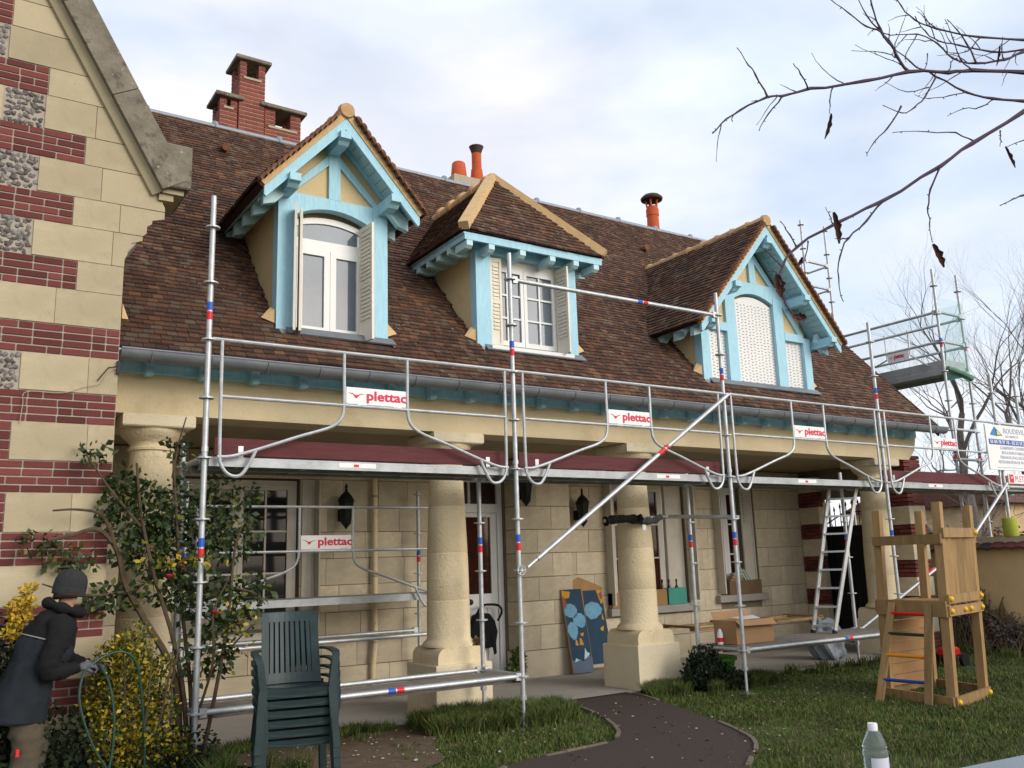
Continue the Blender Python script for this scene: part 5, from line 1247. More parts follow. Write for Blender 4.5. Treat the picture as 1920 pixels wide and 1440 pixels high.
def carton(x0, x1, y0, y1, z0, z1, m, label, flaps=True, name='cardboard_box'):
    t = thing(name, ((x0 + x1) / 2, (y0 + y1) / 2, z0), label, 'box'); k = .006
    b = MB().box(x0, x1, y0, y0 + k, z0, z1).box(x0, x1, y1 - k, y1, z0, z1).box(x0, x0 + k, y0 + k, y1 - k, z0, z1).box(x1 - k, x1, y0 + k, y1 - k, z0, z1).box(x0 + k, x1 - k, y0 + k, y1 - k, z0, z0 + k)
    b.build('box_body', m, t)
    if flaps:
        MB().prism([(x0, y0, z1), (x1, y0, z1), (x1, y0 - .06, z1 - .07), (x0, y0 - .07, z1 - .06)], (0, -.003, .003)).build('flap', m, t)
        MB().prism([(x1, y0, z1), (x1, y1, z1), (x1 + .10, y1, z1 - .05), (x1 + .10, y0, z1 - .06)], (.003, 0, .003)).build('flap', m, t)
        MB().prism([(x0, y1, z1), (x1, y1, z1), (x1, y1 + .04, z1 + .09), (x0, y1 + .04, z1 + .09)], (0, .003, .003)).build('flap', m, t)
    return t
cbx = carton(9.22, 9.98, 3.05, 3.17, .80, 1.02, 'carddark', 'sagging brown cardboard box of papers on the far window sill', False)
for k in range(5): MB().prism([(9.66 + k * .035, 3.06, .95), (9.69 + k * .035, 3.06, .95), (9.60 + k * .04 + .0, 3.15, 1.24 - k * .02), (9.57 + k * .04, 3.15, 1.24 - k * .02)], (0, .012, 0)).build('folder', mat('folder%d' % k, ((.5, .5, .48), (.05, .2, .12), (.5, .48, .4), (.1, .25, .2), (.5, .5, .5))[k], .7), cbx)
for k in range(3): MB().cbox(9.28 + .04 * k, 9.58, 3.07, 3.16, 1.0 + k * .05, 1.045 + k * .05, .004).build('paper_bundle', mat('bundle%d' % k, ((.3, .2, .11), (.34, .25, .16), (.45, .40, .34))[k], .9), cbx)
b1 = carton(6.30, 6.95, .24, .60, .385, .66, 'cardboard', 'open cardboard carton with white paper on the low scaffold deck')
MB().prism([(6.45, .30, .668), (6.75, .26, .668), (6.85, .46, .69), (6.5, .5, .68)], (0, 0, .004)).build('white_paper', 'sign', b1)
for k, (x, lb) in enumerate(((6.24, 'clear plastic bottle with red cap lying at the end of the scaffold deck'),)):
    t = thing('plastic_bottle', (x, .5, .39), lb, 'bottle')
    MB().lathe([(0, 0), (.034, 0), (.036, .12), (.022, .16), (.012, .18)], (x, .45, .385), 14, cap=False).build('bottle_body', 'white', t, smooth=True)
    MB().lathe([(.0375, .03), (.0375, .08)], (x, .45, .385), 14, cap=False).build('red_label', 'sred', t)
bf = thing('bench_frame', (8.4, 1.95, -.1), 'raw timber sandbox frame of posts and rails on the porch floor', 'timber frame')
for x in (7.12, 9.7):
    for y in (1.75, 2.35): MB().bar((x, y, -.1), (x, y, .42), .09, .06).build('post', 'wood', bf)
for y in (1.75, 2.35): MB().bar((7.05, y, .44), (9.78, y, .46), .10, .035).build('rail', 'wood', bf)
for x in (7.1, 8.1, 9.72): MB().bar((x, 1.70, .475), (x, 2.4, .475), .10, .03).build('cross_rail', 'wood', bf)
MB().bar((8.6, 1.78, -.1), (8.6, 1.78, .42), .11, .04).build('post', 'wood', bf)
gb = thing('plastic_bin', (6.55, .75, GZ), 'lime green plastic tub standing on the grass under the scaffold deck', 'tub')
MB().lathe([(.0, 0), (.20, 0), (.27, .30), (.285, .30), (.285, .32), (.26, .32), (.19, .02), (0, .02)], (6.5, .85, GZ), 24, cap=False).build('tub_body', mat('lime_plastic', (.08, .30, .03), .4), gb, smooth=True)
MB().lathe([(.29, .29), (.292, .325), (.28, .33)], (6.5, .85, GZ), 24, cap=False).build('tub_rim', mat('lime_rim', (.10, .34, .05), .4), gb, smooth=True)
sb = thing('rubble_bag', (9.1, 1.3, -.1), 'crumpled grey blue plastic bag behind the ladder', 'bag')
bm = bmesh.new(); bmesh.ops.create_icosphere(bm, subdivisions=4, radius=1)
for v in bm.verts:
    q = v.co.copy(); k = 1 + .10 * math.sin(q.x * 7 + q.z * 5) + .08 * math.sin(q.y * 9 - q.z * 6); v.co = Vector((9.35 + q.x * .28 * k, 1.35 + q.y * .22 * k, .12 + max(q.z, -.7) * .34 * k))
me = bpy.data.meshes.new('bag_body'); bm.to_mesh(me); bm.free(); me.materials.append(mat('grey_film', (.20, .23, .26), .35, var=.3, nscale=12)); adopt(link(bpy.data.objects.new('bag_body', me)), sb)
rt_ = thing('toy_tractor', (9.3, -.15, GZ), 'small red toy with black wheels on the grass beyond the play tower', 'toy')
TRD = mat('toy_red', (.45, .012, .015), .35)
MB().cbox(9.68, 9.92, -.34, -.16, .0, .13, .03).build('toy_body', TRD, rt_)
for x in (9.67, 9.93):
    for y in (-.38, -.12): MB().tube([(x, y - .025, -.04), (x, y + .025, -.04)], .085, 14).build('wheel', 'black', rt_)

# ---------------------------------------------------------------- bottle and table close to the camera
tb = thing('garden_table', (.75, -5.98, GZ), 'grey white garden table, only its corner in view', 'table')
TZ = .605
tdir = Vector((1.871 - 1.521, -5.408 + 5.372, 0)).normalized(); tn = Vector((-tdir.y, tdir.x, 0))
t0 = Vector((1.521, -5.372, TZ))
# far edge of the top runs along tdir
cs_ = [t0 - tdir * 1.0, t0 + tdir * .9, t0 + tdir * .9 - tn * .8, t0 - tdir * 1.0 - tn * .8]
MB().prism(cs_, (0, 0, -.03)).build('table_top', mat('table_laminate', (.22, .26, .29), .45, var=.06, nscale=4), tb)
for p, q in ((0, 2), (1, 3), (2, 0), (3, 1)): f = cs_[p] + (cs_[q] - cs_[p]) * .08; MB().bar((f.x, f.y, GZ), (f.x, f.y, TZ - .031), .04, .04, up=(1, 0, 0)).build('table_leg', 'white', tb)
wb = thing('water_bottle', (.739, -5.545, .605), 'clear ribbed plastic water bottle with white cap, close to the camera', 'bottle')
def clearmat(name, c, a):
    m = bpy.data.materials.new(name); m.use_nodes = True; b = m.node_tree.nodes['Principled BSDF']
    b.inputs['Base Color'].default_value = (*c, 1); b.inputs['Roughness'].default_value = .12; b.inputs['Transmission Weight'].default_value = a; b.inputs['IOR'].default_value = 1.15
    return m
prof = [(.0, .0), (.034, .0), (.038, .008)]
for k in range(12): prof += [(.0385, .014 + k * .013), (.0362, .0205 + k * .013)]
prof += [(.0388, .172), (.0388, .188), (.0365, .192), (.0388, .197), (.034, .215), (.022, .240), (.0145, .252), (.0135, .258)]
MB().lathe(prof, (.739, -5.545, .606), 28, cap=False).build('bottle_body', clearmat('clear_plastic', (.82, .90, .94), .92), wb, smooth=True)
MB().lathe([(.0, .248), (.0155, .248), (.0155, .268), (.0145, .271), (0, .271)], (.739, -5.545, .606), 18, cap=False).build('cap', mat('cap_plastic', (.75, .73, .78), .4), wb, smooth=True)
lb = MB(); n = 24; a0 = 3.4
for k in range(n):
    a, b = a0 + k * 2.6 / n, a0 + (k + 1) * 2.6 / n
    lb.add([(.739 + .0394 * math.cos(t), -5.545 + .0394 * math.sin(t), .606 + z) for t, z in ((a, .10), (b, .10), (b, .170), (a, .170))], [(0, 1, 2, 3)])
lb.build('label', clearmat('label_film', (.80, .80, .88), .35), wb)
lb = MB()
for k in range(4):
    a, b = 5.05 + k * .12, 5.05 + (k + 1) * .12
    lb.add([(.739 + .0398 * math.cos(t), -5.545 + .0398 * math.sin(t), .606 + z) for t, z in ((a, .115), (b, .115), (b, .158), (a, .158))], [(0, 1, 2, 3)])
lb.build('label_patch', mat('label_violet', (.45, .22, .55), .5), wb)

# ---------------------------------------------------------------- vegetation
rng = np.random.default_rng(5)
def stems(paths, radii, n=6):
    m = MB()
    for p, r in zip(paths, radii):
        P = catmull(p, 4); m.tube(P, [r * (1 - .6 * i / len(P)) for i in range(len(P))], n)
    return m
# climbing rose
ro = thing('rose_bush', (-.1, .12, GZ), 'tall climbing rose with a few red blooms between wing corner and scaffold', 'rose bush')
RP = [[(-.02, .10, GZ), (-.05, .12, .4), (-.15, .14, .9), (-.32, .12, 1.4), (-.45, .10, 1.9), (-.5, .1, 2.3)],
      [(.03, .12, GZ), (.0, .16, .5), (-.08, .18, 1.1), (-.15, .15, 1.7), (-.2, .2, 2.35)],
      [(.05, .05, GZ), (.15, .05, .4), (.25, .08, 1.0), (.3, .1, 1.6), (.38, .12, 1.85)],
      [(-.08, .1, GZ), (-.12, .16, .6), (-.35, .2, 1.05), (-.52, .2, 1.35), (-.6, .18, 1.62), (-.75, .16, 1.78), (-.95, .12, 1.73), (-1.1, .10, 1.70)],
      [(-.6, .18, 1.62), (-.72, .14, 1.88), (-.9, .12, 1.93), (-1.08, .1, 1.92)],
      [(-.45, .1, 1.8), (-.7, .08, 2.1), (-.88, .05, 2.35)], [(-.5, .18, 1.3), (-.75, .1, 1.28), (-.95, .08, 1.32), (-1.12, .06, 1.38)],
      [(-.2, .2, 2.2), (-.15, .25, 2.5), (-.1, .24, 2.72)], [(.25, .1, 1.3), (.45, .05, 1.25), (.55, .05, 1.15)], [(.1, .1, .6), (.35, .05, .9), (.45, 0, 1.0)],
      [(.0, .1, .2), (.12, .0, .7), (.1, -.05, 1.1), (.2, -.06, 1.35)]]
for p, r in zip(RP, (.022, .02, .018, .03, .016, .012, .012, .01, .009, .01, .012)): stems([p], [r]).build('stem', 'rosestem', ro, smooth=True)
cl = [(-.48, .12, 1.95, .30, .16, .26), (-.36, .14, 1.62, .30, .16, .22), (-.15, .15, 1.9, .22, .14, .30), (-.82, .06, 2.38, .16, .08, .09), (-.55, .08, 2.15, .18, .1, .14), (-.1, .12, 1.35, .34, .16, .2), (.1, .12, 1.7, .2, .12, .25),
      (.35, .08, 1.75, .20, .10, .26), (.42, .04, 1.25, .24, .10, .18), (-.6, .12, 1.25, .26, .12, .12), (-.95, .08, 1.55, .22, .1, .14), (.15, .0, 1.1, .3, .12, .2), (.1, .02, .75, .25, .12, .2), (-.15, .2, 2.45, .12, .08, .12), (.45, .3, 2.1, .12, .08, .16), (-1.15, .1, 1.68, .15, .08, .1), (.18, .28, 2.0, .15, .1, .25)]
V, F = leaf_mass([(a, b + .10, c, d, e, f) for a, b, c, d, e, f in cl], 3900, .058, rng); np_obj('leaves', V, F, 'roseleaf', ro, 'stuff')
V, F = leaf_mass([(-.15, .02, 1.52, .4, .12, .07), (.3, .04, .95, .2, .08, .22)], 150, .05, rng); np_obj('yellowing_leaves', V, F, 'euon', ro, 'stuff')
def bloom(x, y, z, s):
    m = MB(); rg_ = random.Random(int(x * 100))
    for k in range(12):
        a = k * 2.4; r = s * (.25 + .75 * k / 12)
        m.add([(x, y, z - s * .3), (x + r * math.cos(a - .5), y + r * math.sin(a - .5), z + s * (.5 - .4 * k / 12)), (x + r * 1.1 * math.cos(a), y + r * 1.1 * math.sin(a), z + s * (.6 - .5 * k / 12)), (x + r * math.cos(a + .5), y + r * math.sin(a + .5), z + s * (.5 - .4 * k / 12))], [(0, 1, 2, 3)])
    m.build('rose_bloom', 'rosered', ro)
for b in ((-.25, -.06, 1.40, .045), (.10, -.08, 1.11, .04), (-.38, -.02, 1.62, .022), (.52, .02, 1.42, .02)): bloom(*b)
# variegated spindle shrub
eb = thing('variegated_shrub', (-.45, -.1, GZ), 'dense yellow variegated evergreen shrub in front of the rose', 'shrub')
cl = [(-.54, -.10, .55, .22, .22, .42), (-.64, -.14, .78, .15, .15, .20), (-.48, -.06, .93, .14, .14, .15), (-.34, -.05, .66, .16, .15, .20), (-.30, -.1, .42, .16, .15, .16), (-.22, -.1, .14, .20, .16, .15), (-.5, -.2, .2, .28, .2, .2), (-.72, -.1, .5, .13, .15, .25)]
V, F = leaf_mass(cl, 6800, .034, rng, droop=-.3); np_obj('foliage', V, F, 'euon', eb, 'stuff')
for k in range(9): a = k * .7; stems([[(-.45 + .05 * math.cos(a), -.1 + .05 * math.sin(a), GZ), (-.45 + .2 * math.cos(a), -.1 + .15 * math.sin(a), .4), (-.45 + .28 * math.cos(a), -.1 + .2 * math.sin(a), .85)]], [.012]).build('stem', 'rosestem', eb)
V, F = leaf_mass([(-.45, -.05, .0, .65, .3, .18), (-.2, .0, .1, .4, .3, .2)], 2200, .04, rng); np_obj('dark_leaves', V, F, 'shrub', eb, 'stuff')
dk = thing('dark_shrub', (-1.55, -.3, GZ), 'dark green shrub with a golden tip behind the stooping person', 'shrub')
V, F = leaf_mass([(-1.45, -.1, .45, .42, .26, .58), (-1.45, -.05, .9, .25, .2, .3), (-1.1, .0, .2, .4, .25, .35), (-.9, -.1, .1, .3, .2, .25)], 5200, .045, rng); np_obj('foliage', V, F, 'shrub', dk, 'stuff')
V, F = leaf_mass([(-1.27, -.15, 1.20, .085, .06, .11), (-1.30, -.15, 1.05, .07, .05, .06), (-1.23, -.15, 1.33, .05, .04, .06)], 420, .036, rng, droop=-.3); np_obj('golden_leaves', V, F, 'euogold', dk, 'stuff')
for k in range(5): stems([[(-1.4 + .05 * k, -.1, GZ), (-1.45 + .08 * k, -.1, .5), (-1.5 + .1 * k, -.1, 1.0)]], [.012]).build('stem', 'rosestem', dk)
# yew, weed tufts, dead heap
yw = thing('young_yew', (6.0, .55, GZ), 'small dark yew bush beside the third column plinth', 'shrub')
V, F = leaf_mass([(5.95, .50, .06, .26, .2, .22), (6.15, .45, .0, .26, .2, .18), (5.90, .5, .26, .12, .1, .13), (6.12, .5, .22, .10, .1, .16), (6.3, .35, -.05, .25, .2, .12)], 5200, .045, rng, droop=-.4); np_obj('foliage', V, F, 'shrub', yw, 'stuff')
for k in range(5): stems([[(6.0, .5, GZ), (5.95 + .07 * k, .5, .1), (5.9 + .08 * k, .5, .35)]], [.01]).build('stem', 'bark', yw)
wd_ = thing('weed_clump', (3.45, 2.6, -.1), 'green weeds growing at the foot of the door pilaster', 'weed')
V, F = leaf_mass([(4.80, 2.70, .12, .10, .08, .20), (4.7, 2.65, .0, .12, .1, .1)], 600, .06, rng, droop=-.8); np_obj('foliage', V, F, 'grass', wd_, 'stuff')
hp = thing('dead_plant_heap', (11.6, -.2, GZ), 'heap of dead climbing stems against the garden wall', 'dead plant')
m = MB()
for k in range(260):
    t = random.random(); y0 = .95 - 1.6 * t; h = 1.02 - 1.0 * t + random.uniform(-.25, .05)
    x = random.uniform(11.7, 12.1); m.tube([(x - .2, y0 + random.uniform(-.3, .2), GZ), (x, y0 + random.uniform(-.15, .15), max(.05, h * .5)), (12.1, y0 + random.uniform(-.2, .35), max(.1, h))], random.uniform(.004, .009), 4)
m.build('dry_stems', 'thatch', hp, 'stuff')
V, F = leaf_mass([(11.95, .6, .3, .18, .35, .35), (11.85, 0, .1, .22, .4, .25)], 1500, .06, rng); np_obj('dead_leaves', V, F, 'bark', hp, 'stuff')
stems([[(11.7, -.5, GZ), (11.9, .1, .3), (12.05, .8, .7)]], [.012]).build('long_stem', 'wood', hp)
# lawn grass: thousands of separate blades
def grass(n, xr, yr, h0, h1, test, seed, lean=.5):
    r = np.random.default_rng(seed); P = np.stack([r.uniform(*xr, n), r.uniform(*yr, n)], 1)
    k = test(P[:, 0], P[:, 1], r); P = P[k]; n = len(P)
    a = r.uniform(0, 2 * PI, n); h = r.uniform(h0, h1, n); w = r.uniform(.0022, .0045, n) * (1 + h * 4)
    ln = r.normal(size=(n, 2)) * (h * lean)[:, None]; z = np.full(n, GZ - .005)
    s_ = np.stack([np.cos(a), np.sin(a)], 1) * w[:, None]
    V = np.zeros((n, 5, 3)); V[:, 0, :2] = P - s_; V[:, 1, :2] = P + s_; V[:, 2, :2] = P + s_ * .8 + ln * .35; V[:, 3, :2] = P - s_ * .8 + ln * .35; V[:, 4, :2] = P + ln
    V[:, :2, 2] = GZ - .01; V[:, 2, 2] = V[:, 3, 2] = GZ + h * .6; V[:, 4, 2] = GZ + h
    k = np.arange(n) * 5
    F = np.concatenate([np.stack([k, k + 1, k + 2], 1), np.stack([k, k + 2, k + 3], 1), np.stack([k + 3, k + 2, k + 4], 1)])
    return V.reshape(-1, 3), F
def inside_np(x, y, poly):
    c = np.zeros(len(x), bool); j = len(poly) - 1
    for i in range(len(poly)):
        (xi, yi), (xj, yj) = poly[i], poly[j]
        if yi != yj: c ^= ((yi > y) != (yj > y)) & (x < (xj - xi) * (y - yi) / (yj - yi) + xi)
        j = i
    return c
def lawn_ok(x, y, r):
    v = np.sin(x * 2.3 + 1) * np.sin(y * 2.9 + x) + .6 * np.sin(x * 5.1 + y * 3.7)
    u_ = r.random(len(x))
    return ~inside_np(x, y, PATH) & (y < .9) & (~inside_np(x, y, SOIL) | (u_ < .10)) & ((v > -.55) | (u_ < .35))
GV = [grass(150000, (-1.6, 12.1), (-4.2, .9), .015, .042, lawn_ok, 1), grass(50000, (1.5, 8.0), (-3.6, .2), .012, .045, lawn_ok, 2)]
def tuft_ok(cs):
    def f(x, y, r):
        k = np.zeros(len(x), bool)
        for a, b, c, d in cs: k |= ((x - a) / c) ** 2 + ((y - b) / d) ** 2 < r.random(len(x))
        return k & ~inside_np(x, y, PATH)
    return f
def clumps(n, xr, yr, seed, test):
    """tuft centres with their own size"""
    rg_ = random.Random(seed); o = []
    while len(o) < n:
        x, y = rg_.uniform(*xr), rg_.uniform(*yr)
        if test(x, y) and not inside(x, y, PATH): o.append((x, y, rg_.uniform(.05, .14), rg_.uniform(.05, .12)))
    return o
el = lambda a, b, c, d: (lambda x, y: ((x - a) / c) ** 2 + ((y - b) / d) ** 2 < 1)
for n_, k_, xr_, yr_, t_, h_, sd_ in ((22000, 70, (2.1, 3.9), (-.5, .88), lambda x, y: el(2.7, .45, .6, .42)(x, y) or el(3.3, .3, .5, .45)(x, y), (.06, .21), 3),
                                  (13000, 46, (5.0, 7.2), (.1, .88), lambda x, y: el(5.5, .66, .5, .2)(x, y) or el(6.3, .5, .8, .3)(x, y), (.05, .17), 4),
                                  (7000, 26, (-1.5, .6), (-1.0, .4), lambda x, y: True, (.08, .26), 6), (4000, 22, (.2, 2.6), (.66, .89), lambda x, y: True, (.04, .13), 7),
                                  (7000, 40, (7.5, 12), (-.6, .89), lambda x, y: y > .5 or x > 11.3, (.05, .15), 8), (12000, 110, (1.5, 9), (-3.2, .6), lambda x, y: True, (.03, .085), 9)):
    cs = clumps(k_, xr_, yr_, sd_, t_)
    GV.append(grass(n_ * 5, (xr_[0] - .1, xr_[1] + .1), (yr_[0] - .1, min(yr_[1] + .1, .9)), *h_, tuft_ok(cs), sd_ + 20, .38))
off = 0; VV, FF = [], []
for V, F in GV: VV.append(V); FF.append(F + off); off += len(V)
gr = np_obj('grass', np.concatenate(VV), np.concatenate(FF), 'grass', None, 'stuff'); gr['label'] = 'rough green grass covering the lawn'
# pale mortar chips on soil, path and lawn
m = MB()
for k in range(260):
    t = random.random()
    if t < .45: x, y = random.uniform(.3, 2.3), random.uniform(-.9, .8)
    elif t < .7: x, y = random.gauss(6.6, .6), random.gauss(-.55, .35)
    else: x, y = random.uniform(2.5, 5), random.uniform(-2.4, .6)
    s_ = random.uniform(.002, .0065) * (1.8 if random.random() < .05 else 1)
    m.obox((x, y, GZ + .034), Vector((s_ * random.uniform(.8, 2), random.uniform(-.004, .004), 0)), Vector((0, s_, 0)), Vector((0, 0, s_ * .4)))
ck = m.build('mortar_chips', 'chip', None, 'stuff'); ck['label'] = 'pale mortar chips scattered over soil and grass'
m = MB()
for k in range(420):
    x, y = random.uniform(1.5, 9), random.uniform(-3, .6); a = random.uniform(0, 6); s_ = random.uniform(.012, .03)
    z = GZ + .03 + random.uniform(0, .02); m.add([(x, y, z), (x + s_ * math.cos(a), y + s_ * math.sin(a), z + .012), (x + 1.7 * s_ * math.cos(a + .5), y + 1.7 * s_ * math.sin(a + .5), z + .004), (x + s_ * math.cos(a + 1), y + s_ * math.sin(a + 1), z + .012)], [(0, 1, 2, 3)])
fl_ = m.build('fallen_leaves', 'deadleaf', None, 'stuff'); fl_['label'] = 'brown fallen leaves on the grass'

# ---------------------------------------------------------------- trees
def bare_tree(base, h, seed, label, spread=.55, depth=6, r0=.16, name='bare_tree', lean_=(0, 0)):
    rg_ = random.Random(seed); t = thing(name, base, label, 'tree', 'bare winter trees')
    trunk, crown = MB(), MB()
    def grow(p, d, l, r, k):
        pts = [p]; q = p.copy(); dd_ = d.copy()
        for i in range(4):
            dd_ = (dd_ + Vector((rg_.gauss(0, .12), rg_.gauss(0, .12), rg_.gauss(.02, .08)))).normalized(); q = q + dd_ * l / 4; pts.append(q.copy())
        rs = [r * (1 - .35 * i / 4) for i in range(5)]
        (trunk if k >= depth - 1 else crown).tube(pts, rs, 7 if k > 3 else (5 if k > 1 else 3), cap=False)
        if k == 0: return
        nb_ = rg_.choice((2, 3, 3)) if k > 1 else rg_.choice((2, 3))
        for j in range(nb_):
            ang = rg_.uniform(.3, .9) * (1 if j else .6); ax = Vector((rg_.gauss(0, 1), rg_.gauss(0, 1), rg_.gauss(0, 1))).normalized()
            nd = (Matrix.Rotation(ang, 3, ax) @ dd_); nd = (nd + Vector((0, 0, .12))).normalized()
            s_ = pts[-1] if j < 2 else pts[rg_.choice((2, 3))]
            grow(s_, nd, l * rg_.uniform(.62, .85), rs[-1] * rg_.uniform(.55, .78), k - 1)
    grow(Vector(base), Vector((lean_[0], lean_[1], 1)).normalized(), h * .30, r0, depth)
    trunk.build('trunk', 'bark', t, smooth=True); crown.build('crown', 'bark', t)
bare_tree((19.5, 4.6, GZ), 10.0, 3, 'tall bare tree with dark forking trunk behind the gable scaffold', depth=7, r0=.24)
bare_tree((21.0, 2.2, GZ), 9.0, 8, 'bare tree with wide limbs behind the banner', depth=7, r0=.2)
bare_tree((22.5, 3.6, GZ), 8.5, 33, 'many branched bare tree between the scaffold posts and the banner', depth=7, r0=.18)
bare_tree((24, 8.0, GZ), 8.0, 12, 'slender bare tree far behind the roof edge', depth=6, r0=.14)
bare_tree((18.8, 2.0, GZ), 7.5, 41, 'bare tree with dense fine twigs right behind the yellow sleeves', depth=7, r0=.15)
bare_tree((26.5, 6.5, GZ), 11.0, 52, 'pale far bare tree above the neighbour house', depth=7, r0=.2)
bare_tree((17.8, 3.6, GZ), 5.0, 21, 'small bushy bare tree just beyond the garden wall', depth=6, r0=.12)
# brown hedge seen through the scaffold
hd = thing('hedge', (20, 6, GZ), 'ragged brown and green hedge beyond the garden wall', 'hedge')
V, F = leaf_mass([(16 + i * 1.1, 6.0 + .2 * math.sin(i), .9, .9, .6, 1.1) for i in range(12)], 12000, .12, rng); np_obj('foliage', V, F, 'hedge', hd, 'stuff')
V, F = leaf_mass([(16 + i * 1.3, 5.6, .6, .8, .5, .7) for i in range(7)], 4000, .12, rng); np_obj('green_leaves', V, F, 'roseleaf', hd, 'stuff')

# ---------------------------------------------------------------- overhanging branches near the camera
def wp(u, v, d):      # a point of the branch skeleton, digitised in the picture at its own distance
    q = Vector(((u - 960) / 1667.07, 1.0, -(v - 720) / 1667.07)) * d; return CP + ex * q.x + ey * q.y + ez * q.z
ht = thing('overhanging_tree', (5.2, -7.4, GZ), 'thin leafless branches with a few curled dead leaves hanging into the view', 'tree')
MB().tube([(5.2, -7.4, GZ), (5.15, -7.35, 1.2), (5.0, -7.2, 2.6), (4.9, -7.1, 4.2)], [.13, .11, .09, .06], 10).build('trunk', 'bark', ht, smooth=True)
BR = [ # polylines (u,v), depth start, depth end, radius start px-ish (mm)
 ([(1990, 138), (1920, 135), (1824, 132), (1778, 135), (1703, 135), (1620, 153), (1520, 167), (1466, 181), (1439, 182), (1387, 208), (1362, 225), (1335, 249)], 3.6, 3.3, 4.8),
 ([(2000, 160), (1920, 210), (1824, 267), (1762, 312), (1653, 377), (1570, 417), (1495, 462), (1468, 498), (1464, 533), (1474, 571), (1502, 598)], 3.2, 2.9, 4.6),
 ([(1439, 182), (1418, 140), (1404, 122), (1382, 88)], 3.3, 3.3, 2.2), ([(1515, 167), (1503, 140), (1487, 118)], 3.35, 3.3, 2.0), ([(1466, 181), (1440, 215), (1421, 245)], 3.3, 3.35, 2.0), ([(1560, 163), (1556, 190), (1557, 214)], 3.4, 3.4, 1.8),
 ([(1703, 135), (1680, 105), (1672, 85), (1650, 55), (1635, 10), (1628, -30)], 3.5, 3.4, 3.6), ([(1672, 85), (1650, 60), (1625, 50), (1590, 25), (1558, -2)], 3.45, 3.4, 2.6), ([(1650, 55), (1625, 30), (1605, -10)], 3.45, 3.4, 2.0),
 ([(1990, 192), (1920, 189), (1862, 185), (1812, 172), (1753, 143), (1707, 117), (1674, 87)], 3.6, 3.5, 3.8), ([(1753, 143), (1735, 180), (1714, 203), (1690, 212), (1655, 198)], 3.5, 3.5, 2.2), ([(1690, 200), (1665, 240), (1640, 265), (1625, 294)], 3.5, 3.5, 2.2),
 ([(1990, 70), (1920, 96), (1882, 111), (1832, 119), (1787, 110), (1760, 82), (1720, 64), (1668, 66)], 3.7, 3.5, 3.4), ([(1990, 78), (1920, 75), (1837, 70), (1757, 54), (1715, 38), (1690, 12), (1675, -15)], 3.7, 3.6, 3.2), ([(1832, 119), (1812, 80), (1795, 55), (1775, 35)], 3.6, 3.6, 2.2), ([(1882, 111), (1878, 90), (1880, 70)], 3.6, 3.6, 1.8),
 ([(1990, 92), (1930, 93), (1860, 97), (1800, 85), (1760, 78), (1735, 60), (1715, 30)], 3.7, 3.6, 3.0), ([(1757, 54), (1740, 40), (1720, 20)], 3.6, 3.6, 1.6), ([(1837, 70), (1815, 95), (1790, 100), (1765, 90)], 3.6, 3.6, 1.6),
 ([(1824, 132), (1800, 110), (1786, 70), (1772, 36)], 3.5, 3.5, 2.0), ([(1778, 135), (1788, 110), (1800, 118)], 3.5, 3.5, 1.6), ([(1862, 185), (1840, 200), (1805, 205), (1775, 217)], 3.6, 3.6, 1.6), ([(1812, 172), (1780, 180), (1740, 185), (1715, 178)], 3.5, 3.5, 1.4), ([(1740, 165), (1700, 172), (1660, 155)], 3.5, 3.5, 1.3),
 ([(1680, 108), (1660, 100), (1598, 94)], 3.5, 3.5, 1.4), ([(1690, 120), (1660, 110), (1603, 84)], 3.5, 3.45, 1.3), ([(1668, 66), (1640, 55), (1628, 66)], 3.5, 3.5, 1.4), ([(1720, 64), (1700, 100), (1698, 118)], 3.5, 3.5, 1.5), ([(1740, 100), (1735, 130), (1720, 128)], 3.5, 3.5, 1.3),
 ([(1762, 312), (1745, 355), (1741, 390), (1743, 420), (1750, 455)], 3.1, 3.1, 2.2), ([(1653, 377), (1625, 415), (1590, 447), (1575, 480), (1572, 520), (1580, 565)], 3.05, 3.0, 2.4), ([(1590, 447), (1574, 450), (1566, 448)], 3.0, 3.0, 1.6), ([(1495, 462), (1480, 440), (1465, 415)], 2.95, 2.95, 1.8), ([(1517, 450), (1510, 480), (1503, 500)], 2.95, 2.95, 1.5),
 ([(1466, 500), (1445, 478), (1425, 460)], 2.9, 2.9, 1.6), ([(1824, 267), (1790, 250), (1740, 245), (1674, 249)], 3.2, 3.2, 1.8), ([(1875, 245), (1876, 260), (1875, 275)], 3.2, 3.2, 1.5), ([(1990, 250), (1920, 262), (1886, 276)], 3.2, 3.2, 1.5), ([(1990, 345), (1920, 365), (1900, 375), (1875, 385)], 3.3, 3.2, 2.4), ([(1562, 420), (1555, 405), (1548, 390)], 3.0, 3.0, 1.3), ([(1465, 533), (1455, 510), (1440, 508)], 2.9, 2.9, 1.4), ([(1474, 571), (1468, 566)], 2.9, 2.9, 1.3)]
br_rng = random.Random(3)
